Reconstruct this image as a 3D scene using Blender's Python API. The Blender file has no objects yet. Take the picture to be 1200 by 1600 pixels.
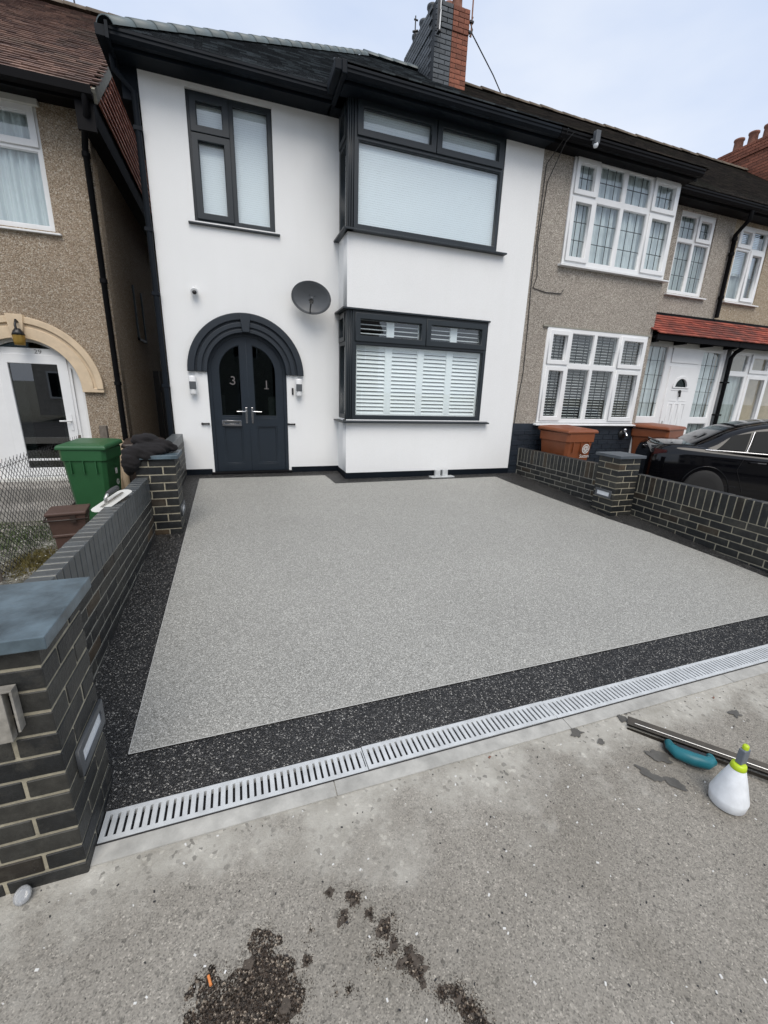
import bpy, bmesh, math, random
from mathutils import Vector, Matrix, noise
random.seed(7)
R = math.radians
SC = bpy.context.scene
COL = SC.collection

# ------------------------------------------------------------------ camera, sky, sun, exposure
cam_d = bpy.data.cameras.new('camera'); cam = bpy.data.objects.new('camera', cam_d); COL.objects.link(cam)
CP = Vector((0.8085, -6.4401, 1.2343)); YAW, PIT, ROL = 0.3419, -0.2815, 0.0338
fw = Vector((math.sin(YAW)*math.cos(PIT), math.cos(YAW)*math.cos(PIT), math.sin(PIT)))
rt = Vector((math.cos(YAW), -math.sin(YAW), 0)); up = rt.cross(fw)
r2 = math.cos(ROL)*rt + math.sin(ROL)*up; u2 = -math.sin(ROL)*rt + math.cos(ROL)*up
cam.matrix_world = Matrix(((r2.x, u2.x, -fw.x, CP.x), (r2.y, u2.y, -fw.y, CP.y), (r2.z, u2.z, -fw.z, CP.z), (0, 0, 0, 1)))
cam_d.sensor_fit = 'HORIZONTAL'; cam_d.sensor_width = 36; cam_d.lens = 36*649.8/1200
cam_d.clip_start = .02; cam_d.clip_end = 2000
SC.camera = cam
SC.render.resolution_x, SC.render.resolution_y = 768, 1024
SUN_EL, SUN_AZ = R(54), R(188)          # azimuth of the sun, from +Y clockwise
w = bpy.data.worlds.new('World'); SC.world = w; w.use_nodes = True
nt = w.node_tree; nt.nodes.clear()
def wn(t, **k):
    n = nt.nodes.new(t)
    for a, b in k.items(): setattr(n, a, b)
    return n
sky = wn('ShaderNodeTexSky', sky_type='NISHITA', sun_disc=False, sun_elevation=SUN_EL, sun_rotation=SUN_AZ)
sky.air_density = 1.0; sky.dust_density = 1.5
tc = wn('ShaderNodeTexCoord'); mp = wn('ShaderNodeMapping'); mp.inputs['Scale'].default_value = (1, 1, 2.6)
nz = wn('ShaderNodeTexNoise'); nz.inputs['Scale'].default_value = 1.7; nz.inputs['Detail'].default_value = 5; nz.inputs['Roughness'].default_value = .5
cr = wn('ShaderNodeValToRGB'); cr.color_ramp.elements[0].position = .30; cr.color_ramp.elements[0].color = (3.9, 4.6, 6.0, 1)
cr.color_ramp.elements[1].position = .72; cr.color_ramp.elements[1].color = (6.3, 6.5, 6.8, 1)
mx = wn('ShaderNodeMix', data_type='RGBA'); mx.inputs[0].default_value = .84
bg = wn('ShaderNodeBackground'); bg.inputs['Strength'].default_value = .1; wo = wn('ShaderNodeOutputWorld')
L = nt.links.new
L(tc.outputs['Generated'], mp.inputs[0]); L(mp.outputs[0], nz.inputs['Vector']); L(nz.outputs['Fac'], cr.inputs[0])
L(sky.outputs[0], mx.inputs[6]); L(cr.outputs[0], mx.inputs[7]); L(mx.outputs[2], bg.inputs[0]); L(bg.outputs[0], wo.inputs[0])
sd = bpy.data.lights.new('sun', 'SUN'); sd.energy = 1.5; sd.angle = R(42); sd.color = (1, .93, .84)
sun = bpy.data.objects.new('sun', sd); COL.objects.link(sun)
sdir = Vector((math.sin(SUN_AZ)*math.cos(SUN_EL), math.cos(SUN_AZ)*math.cos(SUN_EL), math.sin(SUN_EL)))
sun.rotation_euler = (-sdir).to_track_quat('-Z', 'Y').to_euler(); sun.location = (0, -10, 20)
SC.view_settings.view_transform = 'Standard'; SC.view_settings.look = 'None'
SC.view_settings.exposure = 0.74; SC.view_settings.gamma = 1; SC.view_settings.use_curve_mapping = False

# ------------------------------------------------------------------ materials
class NG:
    def __init__(s, name):
        s.m = bpy.data.materials.new(name); s.m.use_nodes = True; s.t = s.m.node_tree; s.t.nodes.clear()
        s.out = s.n('ShaderNodeOutputMaterial'); s.b = s.n('ShaderNodeBsdfPrincipled'); s.l(s.b.outputs[0], s.out.inputs[0])
        s.co = s.n('ShaderNodeTexCoord').outputs['Object']
    def n(s, t, **k):
        x = s.t.nodes.new(t)
        for a, b in k.items(): setattr(x, a, b)
        return x
    def l(s, a, b): s.t.links.new(a, b)
    def noise(s, scale, detail=4, rough=.5, vec=None, stretch=None):
        x = s.n('ShaderNodeTexNoise'); x.inputs['Scale'].default_value = scale; x.inputs['Detail'].default_value = detail; x.inputs['Roughness'].default_value = rough
        v = vec or s.co
        if stretch:
            mpn = s.n('ShaderNodeMapping'); mpn.inputs['Scale'].default_value = stretch; s.l(v, mpn.inputs[0]); v = mpn.outputs[0]
        s.l(v, x.inputs['Vector']); return x.outputs['Fac']
    def vor(s, scale, feat='F1', out='Color'):
        x = s.n('ShaderNodeTexVoronoi', feature=feat); x.inputs['Scale'].default_value = scale; s.l(s.co, x.inputs['Vector']); return x.outputs[out]
    def ramp(s, fac, stops, interp='LINEAR'):
        x = s.n('ShaderNodeValToRGB'); x.color_ramp.interpolation = interp; e = x.color_ramp.elements
        while len(e) < len(stops): e.new(.5)
        for i, (p, c) in enumerate(stops): e[i].position = p; e[i].color = (*c, 1) if len(c) == 3 else c
        s.l(fac, x.inputs[0]); return x.outputs[0]
    def mix(s, a, b, f, mode='MIX'):
        x = s.n('ShaderNodeMix', data_type='RGBA', blend_type=mode)
        for v, i in ((a, 6), (b, 7), (f, 0)):
            if hasattr(v, 'links'): s.l(v, x.inputs[i])
            elif i == 0: x.inputs[0].default_value = v
            else: x.inputs[i].default_value = (*v, 1)
        return x.outputs[2]
    def bump(s, h, dist, strength=1.0):
        x = s.n('ShaderNodeBump'); x.inputs['Strength'].default_value = strength; x.inputs['Distance'].default_value = dist
        s.l(h, x.inputs['Height']); s.l(x.outputs[0], s.b.inputs['Normal'])
    def sep(s, c, ch=0):
        x = s.n('ShaderNodeSeparateColor'); s.l(c, x.inputs[0]); return x.outputs[ch]
    def col(s, c):
        if hasattr(c, 'links'): s.l(c, s.b.inputs['Base Color'])
        else: s.b.inputs['Base Color'].default_value = (*c, 1)
    def set(s, rough=.5, metal=0, spec=None, **k):
        s.b.inputs['Roughness'].default_value = rough; s.b.inputs['Metallic'].default_value = metal
        if spec is not None: s.b.inputs['Specular IOR Level'].default_value = spec
        for a, b in k.items(): s.b.inputs[a].default_value = b
M = {}
def simple(name, c, rough=.5, metal=0, var=.12, vs=6, bump=0, bs=60, spec=None, info=0):
    g = NG(name); d = tuple(x*(1-var) for x in c); l_ = tuple(min(1, x*(1+var)) for x in c)
    cc = g.ramp(g.noise(vs, 5, .6), [(.3, d), (.7, l_)])
    if info:
        oi = g.n('ShaderNodeObjectInfo').outputs['Random']
        cc = g.mix(cc, g.ramp(oi, [(0, (1-info,)*3), (1, (1+info,)*3)]), 1.0, 'MULTIPLY')
    g.col(cc); g.set(rough, metal, spec)
    if bump: g.bump(g.noise(bs, 3, .6), bump)
    M[name] = g.m; return g
def tinted(name, stops, rough=.7, vs=14, bump=.002, bs=90, stain=None):
    g = NG(name); a = g.n('ShaderNodeAttribute', attribute_name='tint').outputs['Fac']
    c = g.ramp(a, stops); c = g.mix(c, g.ramp(g.noise(vs, 4, .6), [(.3, (.72,)*3), (.72, (1.15,)*3)]), 1.0, 'MULTIPLY')
    if stain: c = g.mix(c, stain, g.ramp(g.noise(1.1, 5, .65), [(.5, (0,)*3), (.68, (.75,)*3)]))
    g.col(c); g.set(rough); g.bump(g.noise(bs, 3, .6), bump); M[name] = g.m
def speck(name, stops, scale, rough=.6, bump=.0015, big=(.9, 1.08), bigs=.8, spec=None, s2=None):
    g = NG(name); v = g.vor(scale); c = g.ramp(g.sep(v), stops)
    if s2: c = g.mix(c, g.ramp(g.sep(g.vor(s2), 1), stops), .45)
    c = g.mix(c, g.ramp(g.noise(bigs, 5, .6), [(.3, (big[0],)*3), (.7, (big[1],)*3)]), 1.0, 'MULTIPLY')
    g.col(c); g.set(rough, 0, spec)
    g.bump(g.vor(scale, 'F1', 'Distance'), -bump); M[name] = g.m; return g
# render, pebbledash, resin
g = NG('white_render'); g.col(g.mix(g.ramp(g.noise(.8, 6, .6), [(.3, (.79, .80, .80)), (.7, (.83, .84, .84))]), g.ramp(g.noise(160, 2, .6), [(.3, (.9,)*3), (.6, (1,)*3)]), 1, 'MULTIPLY'))
old = g.b.inputs['Base Color'].links[0].from_socket
g.col(g.mix(old, g.ramp(g.noise(1.0, 5, .65, stretch=(9, 9, .5)), [(.35, (.99, .99, .987)), (.6, (1,)*3)]), 1, 'MULTIPLY'))      # faint run marks
g.set(.85); g.bump(g.noise(220, 3, .7), .0035); M['white_render'] = g.m
dash = lambda a, b, c, d: [(0, a), (.25, b), (.5, c), (.78, d), (1, (.62, .58, .5))]
speck('pebbledash_buff', dash((.10, .072, .045), (.21, .155, .105), (.30, .23, .16), (.38, .31, .23)), 85, .85, .006, (.85, 1.1), .5, s2=140)
speck('pebbledash_grey', dash((.10, .085, .068), (.22, .19, .16), (.31, .275, .235), (.40, .365, .32)), 85, .85, .006, (.85, 1.08), .5, s2=140)
speck('pebbledash_warm', dash((.12, .09, .055), (.24, .19, .12), (.34, .27, .18), (.42, .35, .26)), 85, .85, .006, (.85, 1.08), .5, s2=140)
speck('resin_grey', [(0, (.10, .098, .088)), (.3, (.21, .208, .19)), (.6, (.295, .295, .275)), (.85, (.385, .383, .36)), (1, (.72, .71, .66))], 200, .6, .0015, (.93, 1.06), .7, s2=330)
speck('resin_black', [(0, (.006, .006, .006)), (.55, (.011, .011, .011)), (.78, (.030, .030, .031)), (.92, (.09, .088, .086)), (1, (.38, .37, .34))], 205, .3, .003, (.8, 1.2), 1.5)
speck('grain_black', [(0, (.010, .007, .005)), (.55, (.028, .02, .014)), (.85, (.075, .053, .038)), (1, (.40, .34, .27))], 210, .5, .003)
simple('trim_line', (.42, .42, .40), .6)
# pavement
g = NG('pavement_concrete')
base = g.ramp(g.noise(2.2, 7, .62), [(.28, (.20, .184, .155)), (.5, (.245, .228, .197)), (.72, (.29, .272, .237))])
agg = g.ramp(g.sep(g.vor(260)), [(0, (.5,)*3), (.25, (.86,)*3), (.75, (1.05,)*3), (.95, (1.2,)*3), (1, (1.6,)*3)])
agg2 = g.ramp(g.sep(g.vor(95), 1), [(0, (.6,)*3), (.05, (.97,)*3), (.95, (1.02,)*3), (1, (1.35,)*3)])
c = g.mix(g.mix(base, agg, 1, 'MULTIPLY'), agg2, 1, 'MULTIPLY')
geo = g.n('ShaderNodeSeparateXYZ'); g.l(g.co, geo.inputs[0])
ym = g.n('ShaderNodeMath', operation='MULTIPLY_ADD'); ym.inputs[1].default_value = 1.1; ym.inputs[2].default_value = -.3
g.l(g.noise(3.2, 6, .7), ym.inputs[0])
ad = g.n('ShaderNodeMath', operation='ADD'); g.l(geo.outputs['Y'], ad.inputs[0]); g.l(ym.outputs[0], ad.inputs[1])
cement = g.ramp(ad.outputs[0], [(0, (0,)*3), (1, (1,)*3)])
mr = g.n('ShaderNodeMapRange'); mr.inputs['From Min'].default_value = -5.20; mr.inputs['From Max'].default_value = -4.95; g.l(ad.outputs[0], mr.inputs[0])
cem = g.ramp(g.noise(7, 6, .7), [(.3, (.27, .255, .22)), (.5, (.365, .35, .31)), (.7, (.45, .435, .39))])
cem = g.mix(cem, g.ramp(g.sep(g.vor(75), 2), [(0, (.5,)*3), (.1, (1,)*3), (.93, (1,)*3), (1, (1.3,)*3)]), 1, 'MULTIPLY')
c = g.mix(c, cem, mr.outputs[0])
c = g.mix(c, (.16, .145, .12), g.ramp(g.noise(1.3, 7, .7), [(.6, (0,)*3), (.72, (.45,)*3)]))
g.col(c); g.set(.88); g.bump(g.noise(130, 4, .7), .004); M['pavement_concrete'] = g.m
simple('cement', (.36, .355, .33), .85, var=.25, vs=9, bump=.002)
simple('rough_concrete', (.25, .24, .22), .9, var=.3, vs=5, bump=.004)
g = NG('garden_soil'); c = g.ramp(g.noise(3, 7, .7), [(.3, (.09, .085, .06)), (.5, (.2, .19, .16)), (.7, (.3, .29, .26))])
c = g.mix(c, g.ramp(g.sep(g.vor(60)), [(0, (.5,)*3), (.8, (1.1,)*3), (1, (2.2,)*3)]), 1, 'MULTIPLY'); c = g.mix(c, (.06, .08, .03), g.ramp(g.noise(5, 5, .7), [(.5, (0,)*3), (.6, (.7,)*3)]))
g.col(c); g.set(.95); g.bump(g.noise(50, 4, .7), .02); M['garden_soil'] = g.m
simple('grass', (.05, .08, .02), .8, var=.4, vs=20); simple('moss', (.12, .10, .03), .9, var=.4, vs=20, info=.2); simple('flower_white', (.8, .8, .75), .7)
simple('asphalt', (.05, .05, .052), .9, var=.2, bump=.003)
# bricks
for nm, c in (('brick_dark', (.017, .018, .018)), ('brick_brown', (.030, .023, .016)), ('brick_red', (.11, .05, .03))):
    g = NG(nm); oi = g.n('ShaderNodeObjectInfo').outputs['Random']
    cc = g.ramp(g.noise(18, 6, .7), [(.3, tuple(x*.7 for x in c)), (.7, tuple(x*1.6 for x in c))])
    cc = g.mix(cc, g.ramp(oi, [(0, (.5, .55, .62)), (.5, (1,)*3), (1, (2.0, 1.85, 1.6))]), 1, 'MULTIPLY')
    wp = g.n('ShaderNodeNewGeometry').outputs['Position']
    cc = g.mix(cc, (.085, .08, .066), g.ramp(g.noise(7, 7, .75, wp), [(.52, (0,)*3), (.72, (.55,)*3)]))
    g.col(cc); g.set(.5, 0, .4); g.bump(g.noise(70, 4, .7), .003); M[nm] = g.m
simple('coping_grey', (.058, .066, .07), .36, var=.2, vs=20, bump=.001, info=.18)
simple('mortar', (.31, .285, .215), .95, var=.22, vs=25, bump=.003); simple('mortar_grey', (.27, .26, .22), .95, var=.2, vs=25, bump=.002)
simple('slate_cap', (.075, .105, .125), .32, var=.5, vs=9, bump=.0008, bs=40)
simple('slate_cap_grey', (.07, .082, .095), .4, var=.2, vs=7, bump=.0008, bs=40)
simple('chimney_paint', (.06, .07, .08), .6, var=.25, vs=20, info=.25); simple('chimney_red', (.21, .075, .045), .85, var=.3, vs=20, bump=.003, info=.25)
simple('chimney_mortar_dark', (.02, .024, .03), .8); simple('chimney_mortar_red', (.12, .085, .07), .9)
simple('terracotta', (.20, .09, .06), .85, var=.3, vs=12); simple('lead_flashing', (.2, .22, .24), .5)
# paint and joinery
simple('door_navy', (.010, .017, .026), .4, var=.08); simple('anthracite', (.012, .018, .023), .42, var=.06); simple('arch_navy', (.009, .0155, .024), .55, var=.12, bump=.001)
simple('eaves_navy', (.004, .0068, .011), .55, spec=.16, var=.2, vs=3); simple('gutter_black', (.004, .004, .005), .6, spec=.12, var=.2)
simple('white_upvc', (.72, .73, .735), .3, var=.03); simple('white_shutter', (.90, .91, .90), .4, var=.02)
simple('white_old', (.55, .55, .52), .5, var=.12); simple('cream_paint', (.58, .46, .32), .6, var=.1, vs=9, bump=.001)
simple('plinth_navy', (.012, .018, .027), .5, var=.3, vs=5); simple('chrome', (.75, .75, .76), .12, 1, var=.03); simple('steel', (.52, .51, .48), .35, 1, var=.15)
simple('bracket_steel', (.36, .345, .31), .38, .35, var=.3, vs=30); simple('galvanised', (.58, .60, .605), .45, .3, var=.14, vs=14, bump=.0005); simple('channel_dark', (.02, .02, .022), .7)
simple('lead_line', (.05, .06, .065), .5); simple('black_plastic', (.012, .012, .013), .4, var=.2)
simple('dish_grey', (.075, .082, .09), .45, var=.12); g = simple('lens_clear', (.7, .72, .74), .08, var=.02); g.b.inputs['Transmission Weight'].default_value = .7; simple('lens_white', (.72, .75, .78), .25); simple('number_paint', (.12, .11, .11), .5)
simple('bin_green', (.020, .095, .034), .42, var=.1, vs=4, bump=.0008); simple('bin_brown', (.20, .06, .022), .45, var=.1, vs=4, bump=.0008); simple('caddy_brown', (.085, .05, .04), .5)
simple('caddy_dark', (.03, .02, .016), .5); simple('print_white', (.6, .6, .58), .6)
simple('handle_grey', (.045, .046, .048), .6); simple('teal', (.008, .13, .16), .4, var=.2); simple('float_black', (.020, .017, .013), .42, .3, var=.5, vs=14)
simple('lime', (.45, .6, .02), .35); simple('nozzle_grey', (.14, .16, .19), .4); simple('orange', (.65, .22, .06), .6)
simple('wood_grey', (.14, .12, .10), .9, var=.3, vs=20, bump=.003); simple('interior', (.30, .29, .28), .9); simple('floor_dark', (.08, .06, .05), .8)
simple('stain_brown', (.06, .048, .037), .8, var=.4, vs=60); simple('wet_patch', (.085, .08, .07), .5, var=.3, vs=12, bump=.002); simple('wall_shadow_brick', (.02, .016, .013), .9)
simple('house_far', (.42, .39, .35), .9, var=.2); simple('rust_gold', (.35, .22, .05), .4, .6)
g = simple('car_paint', (.002, .002, .003), .07, 0, var=.1, spec=.42)
simple('car_glass', (.006, .008, .010), .05, 0, var=.1, spec=.06); simple('tyre', (.01, .01, .01), .8); simple('lamp_red', (.035, .004, .005), .12)
g = simple('cloth_black', (.006, .0048, .0055), .95, var=.35, vs=9, bump=.002, bs=220)
g = simple('bottle', (.74, .77, .80), .38, var=.09, vs=22); g.b.inputs['Subsurface Weight'].default_value = .5; g.b.inputs['Subsurface Radius'].default_value = (.02, .02, .02)
tinted('tile_slate', [(0, (.018, .022, .026)), (.6, (.032, .038, .043)), (1, (.10, .12, .13))], .5, bump=.002)
tinted('tile_brown', [(0, (.085, .05, .042)), (.5, (.145, .086, .068)), (1, (.24, .15, .115))], .85, stain=(.085, .07, .055))
tinted('tile_dull', [(0, (.022, .018, .016)), (.5, (.04, .032, .027)), (1, (.07, .055, .043))], .85, stain=(.03, .03, .02))
tinted('tile_red', [(0, (.15, .03, .018)), (.5, (.26, .052, .032)), (1, (.36, .085, .05))], .75, stain=(.04, .025, .022))
tinted('tile_hung', [(0, (.38, .15, .10)), (.5, (.48, .20, .14)), (1, (.56, .27, .19))], .8)
simple('ridge_slate', (.085, .11, .115), .45, var=.15, info=.15); simple('ridge_dull', (.10, .08, .06), .9, var=.3, info=.2)
def glassmat(name, tint, refl=.5, rough=0.0):
    g = NG(name); g.t.nodes.remove(g.b)
    tr = g.n('ShaderNodeBsdfTransparent'); tr.inputs[0].default_value = (*tint, 1)
    gl = g.n('ShaderNodeBsdfGlossy'); gl.inputs['Roughness'].default_value = rough; gl.inputs[0].default_value = (.95, .98, 1, 1)
    fr = g.n('ShaderNodeFresnel'); fr.inputs[0].default_value = 1.5
    mm = g.n('ShaderNodeMath', operation='MULTIPLY_ADD'); mm.inputs[1].default_value = refl; mm.inputs[2].default_value = .02; mm.use_clamp = True
    bk = g.n('ShaderNodeNewGeometry').outputs['Backfacing']; inv = g.n('ShaderNodeMath', operation='SUBTRACT'); inv.inputs[0].default_value = 1; g.l(bk, inv.inputs[1])
    m2 = g.n('ShaderNodeMath', operation='MULTIPLY'); g.l(mm.outputs[0], m2.inputs[0]); g.l(inv.outputs[0], m2.inputs[1])      # one reflection per pane: only its entry face mirrors
    ms = g.n('ShaderNodeMixShader'); g.l(fr.outputs[0], mm.inputs[0]); g.l(m2.outputs[0], ms.inputs[0]); g.l(tr.outputs[0], ms.inputs[1]); g.l(gl.outputs[0], ms.inputs[2]); g.l(ms.outputs[0], g.out.inputs[0]); M[name] = g.m
glassmat('glass', (.95, .975, .98), 1.9); glassmat('glass_dark', (.42, .46, .46), 2.8)
g = simple('blind_white', (.79, .82, .84), .6, var=.01); g = simple('net_curtain', (.63, .67, .67), .8, var=.06, vs=3); g = simple('net_grey', (.43, .47, .455), .8, var=.1, vs=3)
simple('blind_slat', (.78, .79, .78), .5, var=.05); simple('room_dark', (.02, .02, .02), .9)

# ------------------------------------------------------------------ mesh helpers
class MB:
    def __init__(s): s.v = []; s.f = []; s.t = []; s.sm = []
    def add(s, vs, fs, tint=None, smooth=False):
        o = len(s.v); s.v += [tuple(v) for v in vs]; t = random.random() if tint is None else tint
        for f in fs: s.f.append(tuple(i+o for i in f)); s.t.append(t); s.sm.append(smooth)
    BF = [(0, 3, 2, 1), (4, 5, 6, 7), (0, 1, 5, 4), (1, 2, 6, 5), (2, 3, 7, 6), (3, 0, 4, 7)]
    def box(s, x0, x1, y0, y1, z0, z1, tint=None):
        if x0 > x1: x0, x1 = x1, x0
        if y0 > y1: y0, y1 = y1, y0
        if z0 > z1: z0, z1 = z1, z0
        s.add([(x0, y0, z0), (x1, y0, z0), (x1, y1, z0), (x0, y1, z0), (x0, y0, z1), (x1, y0, z1), (x1, y1, z1), (x0, y1, z1)], MB.BF, tint); return s
    def obox(s, c, U, V, W, tint=None):
        c, U, V, W = map(Vector, (c, U, V, W)); P = []
        for k in (-1, 1):
            for (i, j) in ((-1, -1), (1, -1), (1, 1), (-1, 1)): P.append(c+U*i+V*j+W*k)
        s.add(P, MB.BF if U.cross(V).dot(W) > 0 else [tuple(reversed(f)) for f in MB.BF], tint); return s
    def tube(s, pts, r, n=8, smooth=True, caps=True):
        pts = [Vector(p) for p in pts]; rs = r if isinstance(r, (list, tuple)) else [r]*len(pts); rings = []; ref = None
        for i, p in enumerate(pts):
            d = (pts[min(i+1, len(pts)-1)]-pts[max(i-1, 0)]).normalized()
            if ref is None: ref = d.orthogonal().normalized()
            a = (ref-d*ref.dot(d)).normalized(); ref = a; b = d.cross(a)
            rings.append([p+(a*math.cos(2*math.pi*k/n)+b*math.sin(2*math.pi*k/n))*rs[i] for k in range(n)])
        s.loft(rings, True, caps, smooth); return s
    def loft(s, rings, closed=True, caps=True, smooth=True, tint=None):
        n = len(rings[0]); vs = [v for r_ in rings for v in r_]; fs = []
        for i in range(len(rings)-1):
            for k in range(n if closed else n-1):
                k2 = (k+1) % n; fs.append((i*n+k, i*n+k2, (i+1)*n+k2, (i+1)*n+k))
        s.add(vs, fs, tint, smooth)
        if caps: s.add(rings[0], [tuple(range(n))][::1], tint); s.add(rings[-1], [tuple(range(n))], tint)
        return s
    def lathe(s, prof, c=(0, 0, 0), n=24, axis='z'):
        rings = []
        for (r_, h) in prof:
            ring = []
            for k in range(n):
                a = 2*math.pi*k/n; x, y = r_*math.cos(a), r_*math.sin(a)
                p = {'z': (x, y, h), 'y': (x, h, y), 'x': (h, x, y)}[axis]; ring.append(Vector(c)+Vector(p))
            rings.append(ring)
        s.loft(rings); return s
    def extr(s, prof, a, b, plane='yz'):         # profile swept in X from a to b
        s.loft([[Vector((x, p[0], p[1])) for p in prof] for x in (a, b)], True, True, False); return s
    def mesh(s, name, mat):
        me = bpy.data.meshes.new(name); me.from_pydata(s.v, [], s.f)
        at = me.attributes.new('tint', 'FLOAT', 'FACE'); at.data.foreach_set('value', s.t); me.polygons.foreach_set('use_smooth', s.sm)
        me.materials.append(M[mat]); me.update()
        bm = bmesh.new(); bm.from_mesh(me); bmesh.ops.recalc_face_normals(bm, faces=bm.faces); bm.to_mesh(me); bm.free()
        return me
    def obj(s, name, mat, parent=None, **k): return link(name, s.mesh(name, mat), parent, **k)
def link(name, me, parent=None, label=None, cat=None, group=None, kind=None, loc=None, rot=None, bevel=0):
    o = bpy.data.objects.new(name, me); COL.objects.link(o)
    if parent: o.parent = parent
    if loc is not None: o.location = loc
    if rot is not None: o.rotation_euler = rot
    if label: o['label'] = label
    if cat: o['category'] = cat
    if group: o['group'] = group
    if kind: o['kind'] = kind
    if bevel: bv = o.modifiers.new('bevel', 'BEVEL'); bv.width = bevel; bv.segments = 2; bv.limit_method = 'ANGLE'
    return o
def thing(name, label, cat, loc=(0, 0, 0), rz=0, group=None): return link(name, None, None, label, cat, group, None, loc, (0, 0, rz))
def slab(polys, y0, y1, bevel=0):
    """flat outlines in x,z (even-odd holes) given thickness from y0 to y1"""
    cu = bpy.data.curves.new('outline', 'CURVE'); cu.dimensions = '2D'; cu.fill_mode = 'BOTH'; cu.extrude = abs(y1-y0)/2; cu.bevel_depth = bevel
    for pl in polys:
        sp = cu.splines.new('POLY'); sp.points.add(len(pl)-1); sp.use_cyclic_u = True
        for i, p in enumerate(pl): sp.points[i].co = (p[0], p[1], 0, 1)
    o = bpy.data.objects.new('outline', cu); me = bpy.data.meshes.new_from_object(o); bpy.data.objects.remove(o); bpy.data.curves.remove(cu)
    yc = (y0+y1)/2
    for v in me.vertices: x, z, d = v.co; v.co = (x, yc-d, z)
    me.flip_normals(); return me
def slabobj(name, polys, y0, y1, mat, parent=None, bevel=0, **k):
    me = slab(polys, y0, y1, bevel); me.name = name; me.materials.clear(); me.materials.append(M[mat]); me.polygons.foreach_set('material_index', [0]*len(me.polygons)); return link(name, me, parent, **k)
def textobj(name, txt, size, mat, parent, loc, rot=(R(90), 0, 0), ext=.001, sx=1):
    cu = bpy.data.curves.new('letters', 'FONT'); cu.body = txt; cu.size = size; cu.extrude = ext; cu.align_x = 'CENTER'
    o = bpy.data.objects.new('t', cu); me = bpy.data.meshes.new_from_object(o); bpy.data.objects.remove(o); me.materials.clear(); me.materials.append(M[mat]); me.name = name
    r_ = link(name, me, parent, loc=loc, rot=rot); r_.scale = (sx, 1, 1); return r_
def rect(x0, x1, z0, z1): return [(x0, z0), (x1, z0), (x1, z1), (x0, z1)]
def arc(cx, cz, r_, a0, a1, n=24): return [(cx+r_*math.cos(R(a0+(a1-a0)*i/n)), cz+r_*math.sin(R(a0+(a1-a0)*i/n))) for i in range(n+1)]
def sheet(name, pts, z, mat, gy=.0644, **k):
    mb = MB(); vs = [(x, y, gy*y+z) for x, y in pts]; mb.add(vs, [tuple(range(len(vs)))]); return mb.obj(name, mat, **k)
GZ = lambda y: .0644*y

# ------------------------------------------------------------------ setting: ground
RX = -.035   # right boundary
sheet('driveway_border', [(-.06, -4.985), (5.62, -4.985), (5.5, -2.3), (5.5, .02), (-.06, .02)], 0, 'resin_black', kind='structure')
FIELD = [(.282, -4.745), (5.30, -4.745), (5.262, -4.0), (5.16, -3.2), (5.035, -2.72), (4.90, -1.9), (4.79, -1.1), (4.76, -.72), (2.085, -.745), (2.03, -.28), (.278, -.235)]
sheet('driveway', FIELD, .005, 'resin_grey', kind='structure')
mb = MB()
def strip(a, b, w, z):
    a, b = Vector((a[0], a[1], 0)), Vector((b[0], b[1], 0)); d = (b-a).normalized(); n = Vector((-d.y, d.x, 0))*w
    P = [a-n, b-n, b+n, a+n]; mb.add([(p.x, p.y, GZ(p.y)+z) for p in P], [(0, 1, 2, 3)])
strip((.282, -4.745), (5.3, -4.745), .0022, .0062); strip((.282, -4.745), (.278, -.235), .0018, .0067)
mb.obj('edging_trim', 'trim_line', kind='structure')
# pavement as one sheet following the slope, then a flatter part and the kerb, road beyond
mb = MB(); ys = [-5.108, -5.4, -6, -7, -8.4]
mb.add([(-30, -5.108, GZ(-5.108)-.004), (40, -5.108, GZ(-5.108)-.004), (40, -8.4, GZ(-8.4)-.004), (-30, -8.4, GZ(-8.4)-.004)], [(0, 1, 2, 3)]); mb.obj('pavement', 'pavement_concrete', kind='structure')
MB().box(-30, 40, -8.53, -8.4, -.8, GZ(-8.4)).obj('kerb', 'cement', kind='structure')
MB().add([(-60, -8.53, -.66), (60, -8.53, -.66), (60, -16, -.66), (-60, -16, -.66)], [(0, 1, 2, 3)]) or None
mb = MB(); mb.add([(-60, -8.53, -.66), (60, -8.53, -.66), (60, -16, -.66), (-60, -16, -.66)], [(0, 1, 2, 3)]); mb.obj('road', 'asphalt', kind='structure')
mb = MB(); mb.add([(-900, -900, -.9), (900, -900, -.9), (900, 900, -.9), (-900, 900, -.9)], [(0, 1, 2, 3)]); mb.obj('ground', 'garden_soil', kind='structure')
mb = MB(); mb.add([(-7, -5.108, -.50), (-.08, -5.108, -.50), (-.08, .3, -.45), (-7, .3, -.45)], [(0, 1, 2, 3)]); mb.obj('left_garden', 'garden_soil', kind='structure')
mb = MB(); mb.add([(-.7, .3, -.45), (0, .3, -.45), (0, 9, -.4), (-.7, 9, -.4)], [(0, 1, 2, 3)]); mb.obj('alley', 'rough_concrete', kind='structure')
mb = MB(); mb.box(-7, -.9, .1, .68, -.9, -.14).box(-7, -1.3, -.35, .1, -.9, -.32); mb.obj('path', 'rough_concrete', kind='structure')
mb = MB(); mb.add([(5.5, -5.108, -.34), (24, -5.108, -.34), (24, .1, -.30), (5.5, .1, -.30)], [(0, 1, 2, 3)]); mb.obj('right_forecourt', 'rough_concrete', kind='structure')
# concrete edging next to the drain, cast in lengths
mb = MB(); x = .25
while x < 5.8:
    l = .9+random.uniform(-.1, .3); y0 = -5.175
    mb.obox((x+l/2, -5.143, GZ(-5.143)-.048+random.uniform(0, .001)), (l/2-.002, 0, 0), (0, .033, .033*.0644), (0, 0, .05)); x += l
mb.obj('drain_edging', 'cement', kind='structure')

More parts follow.
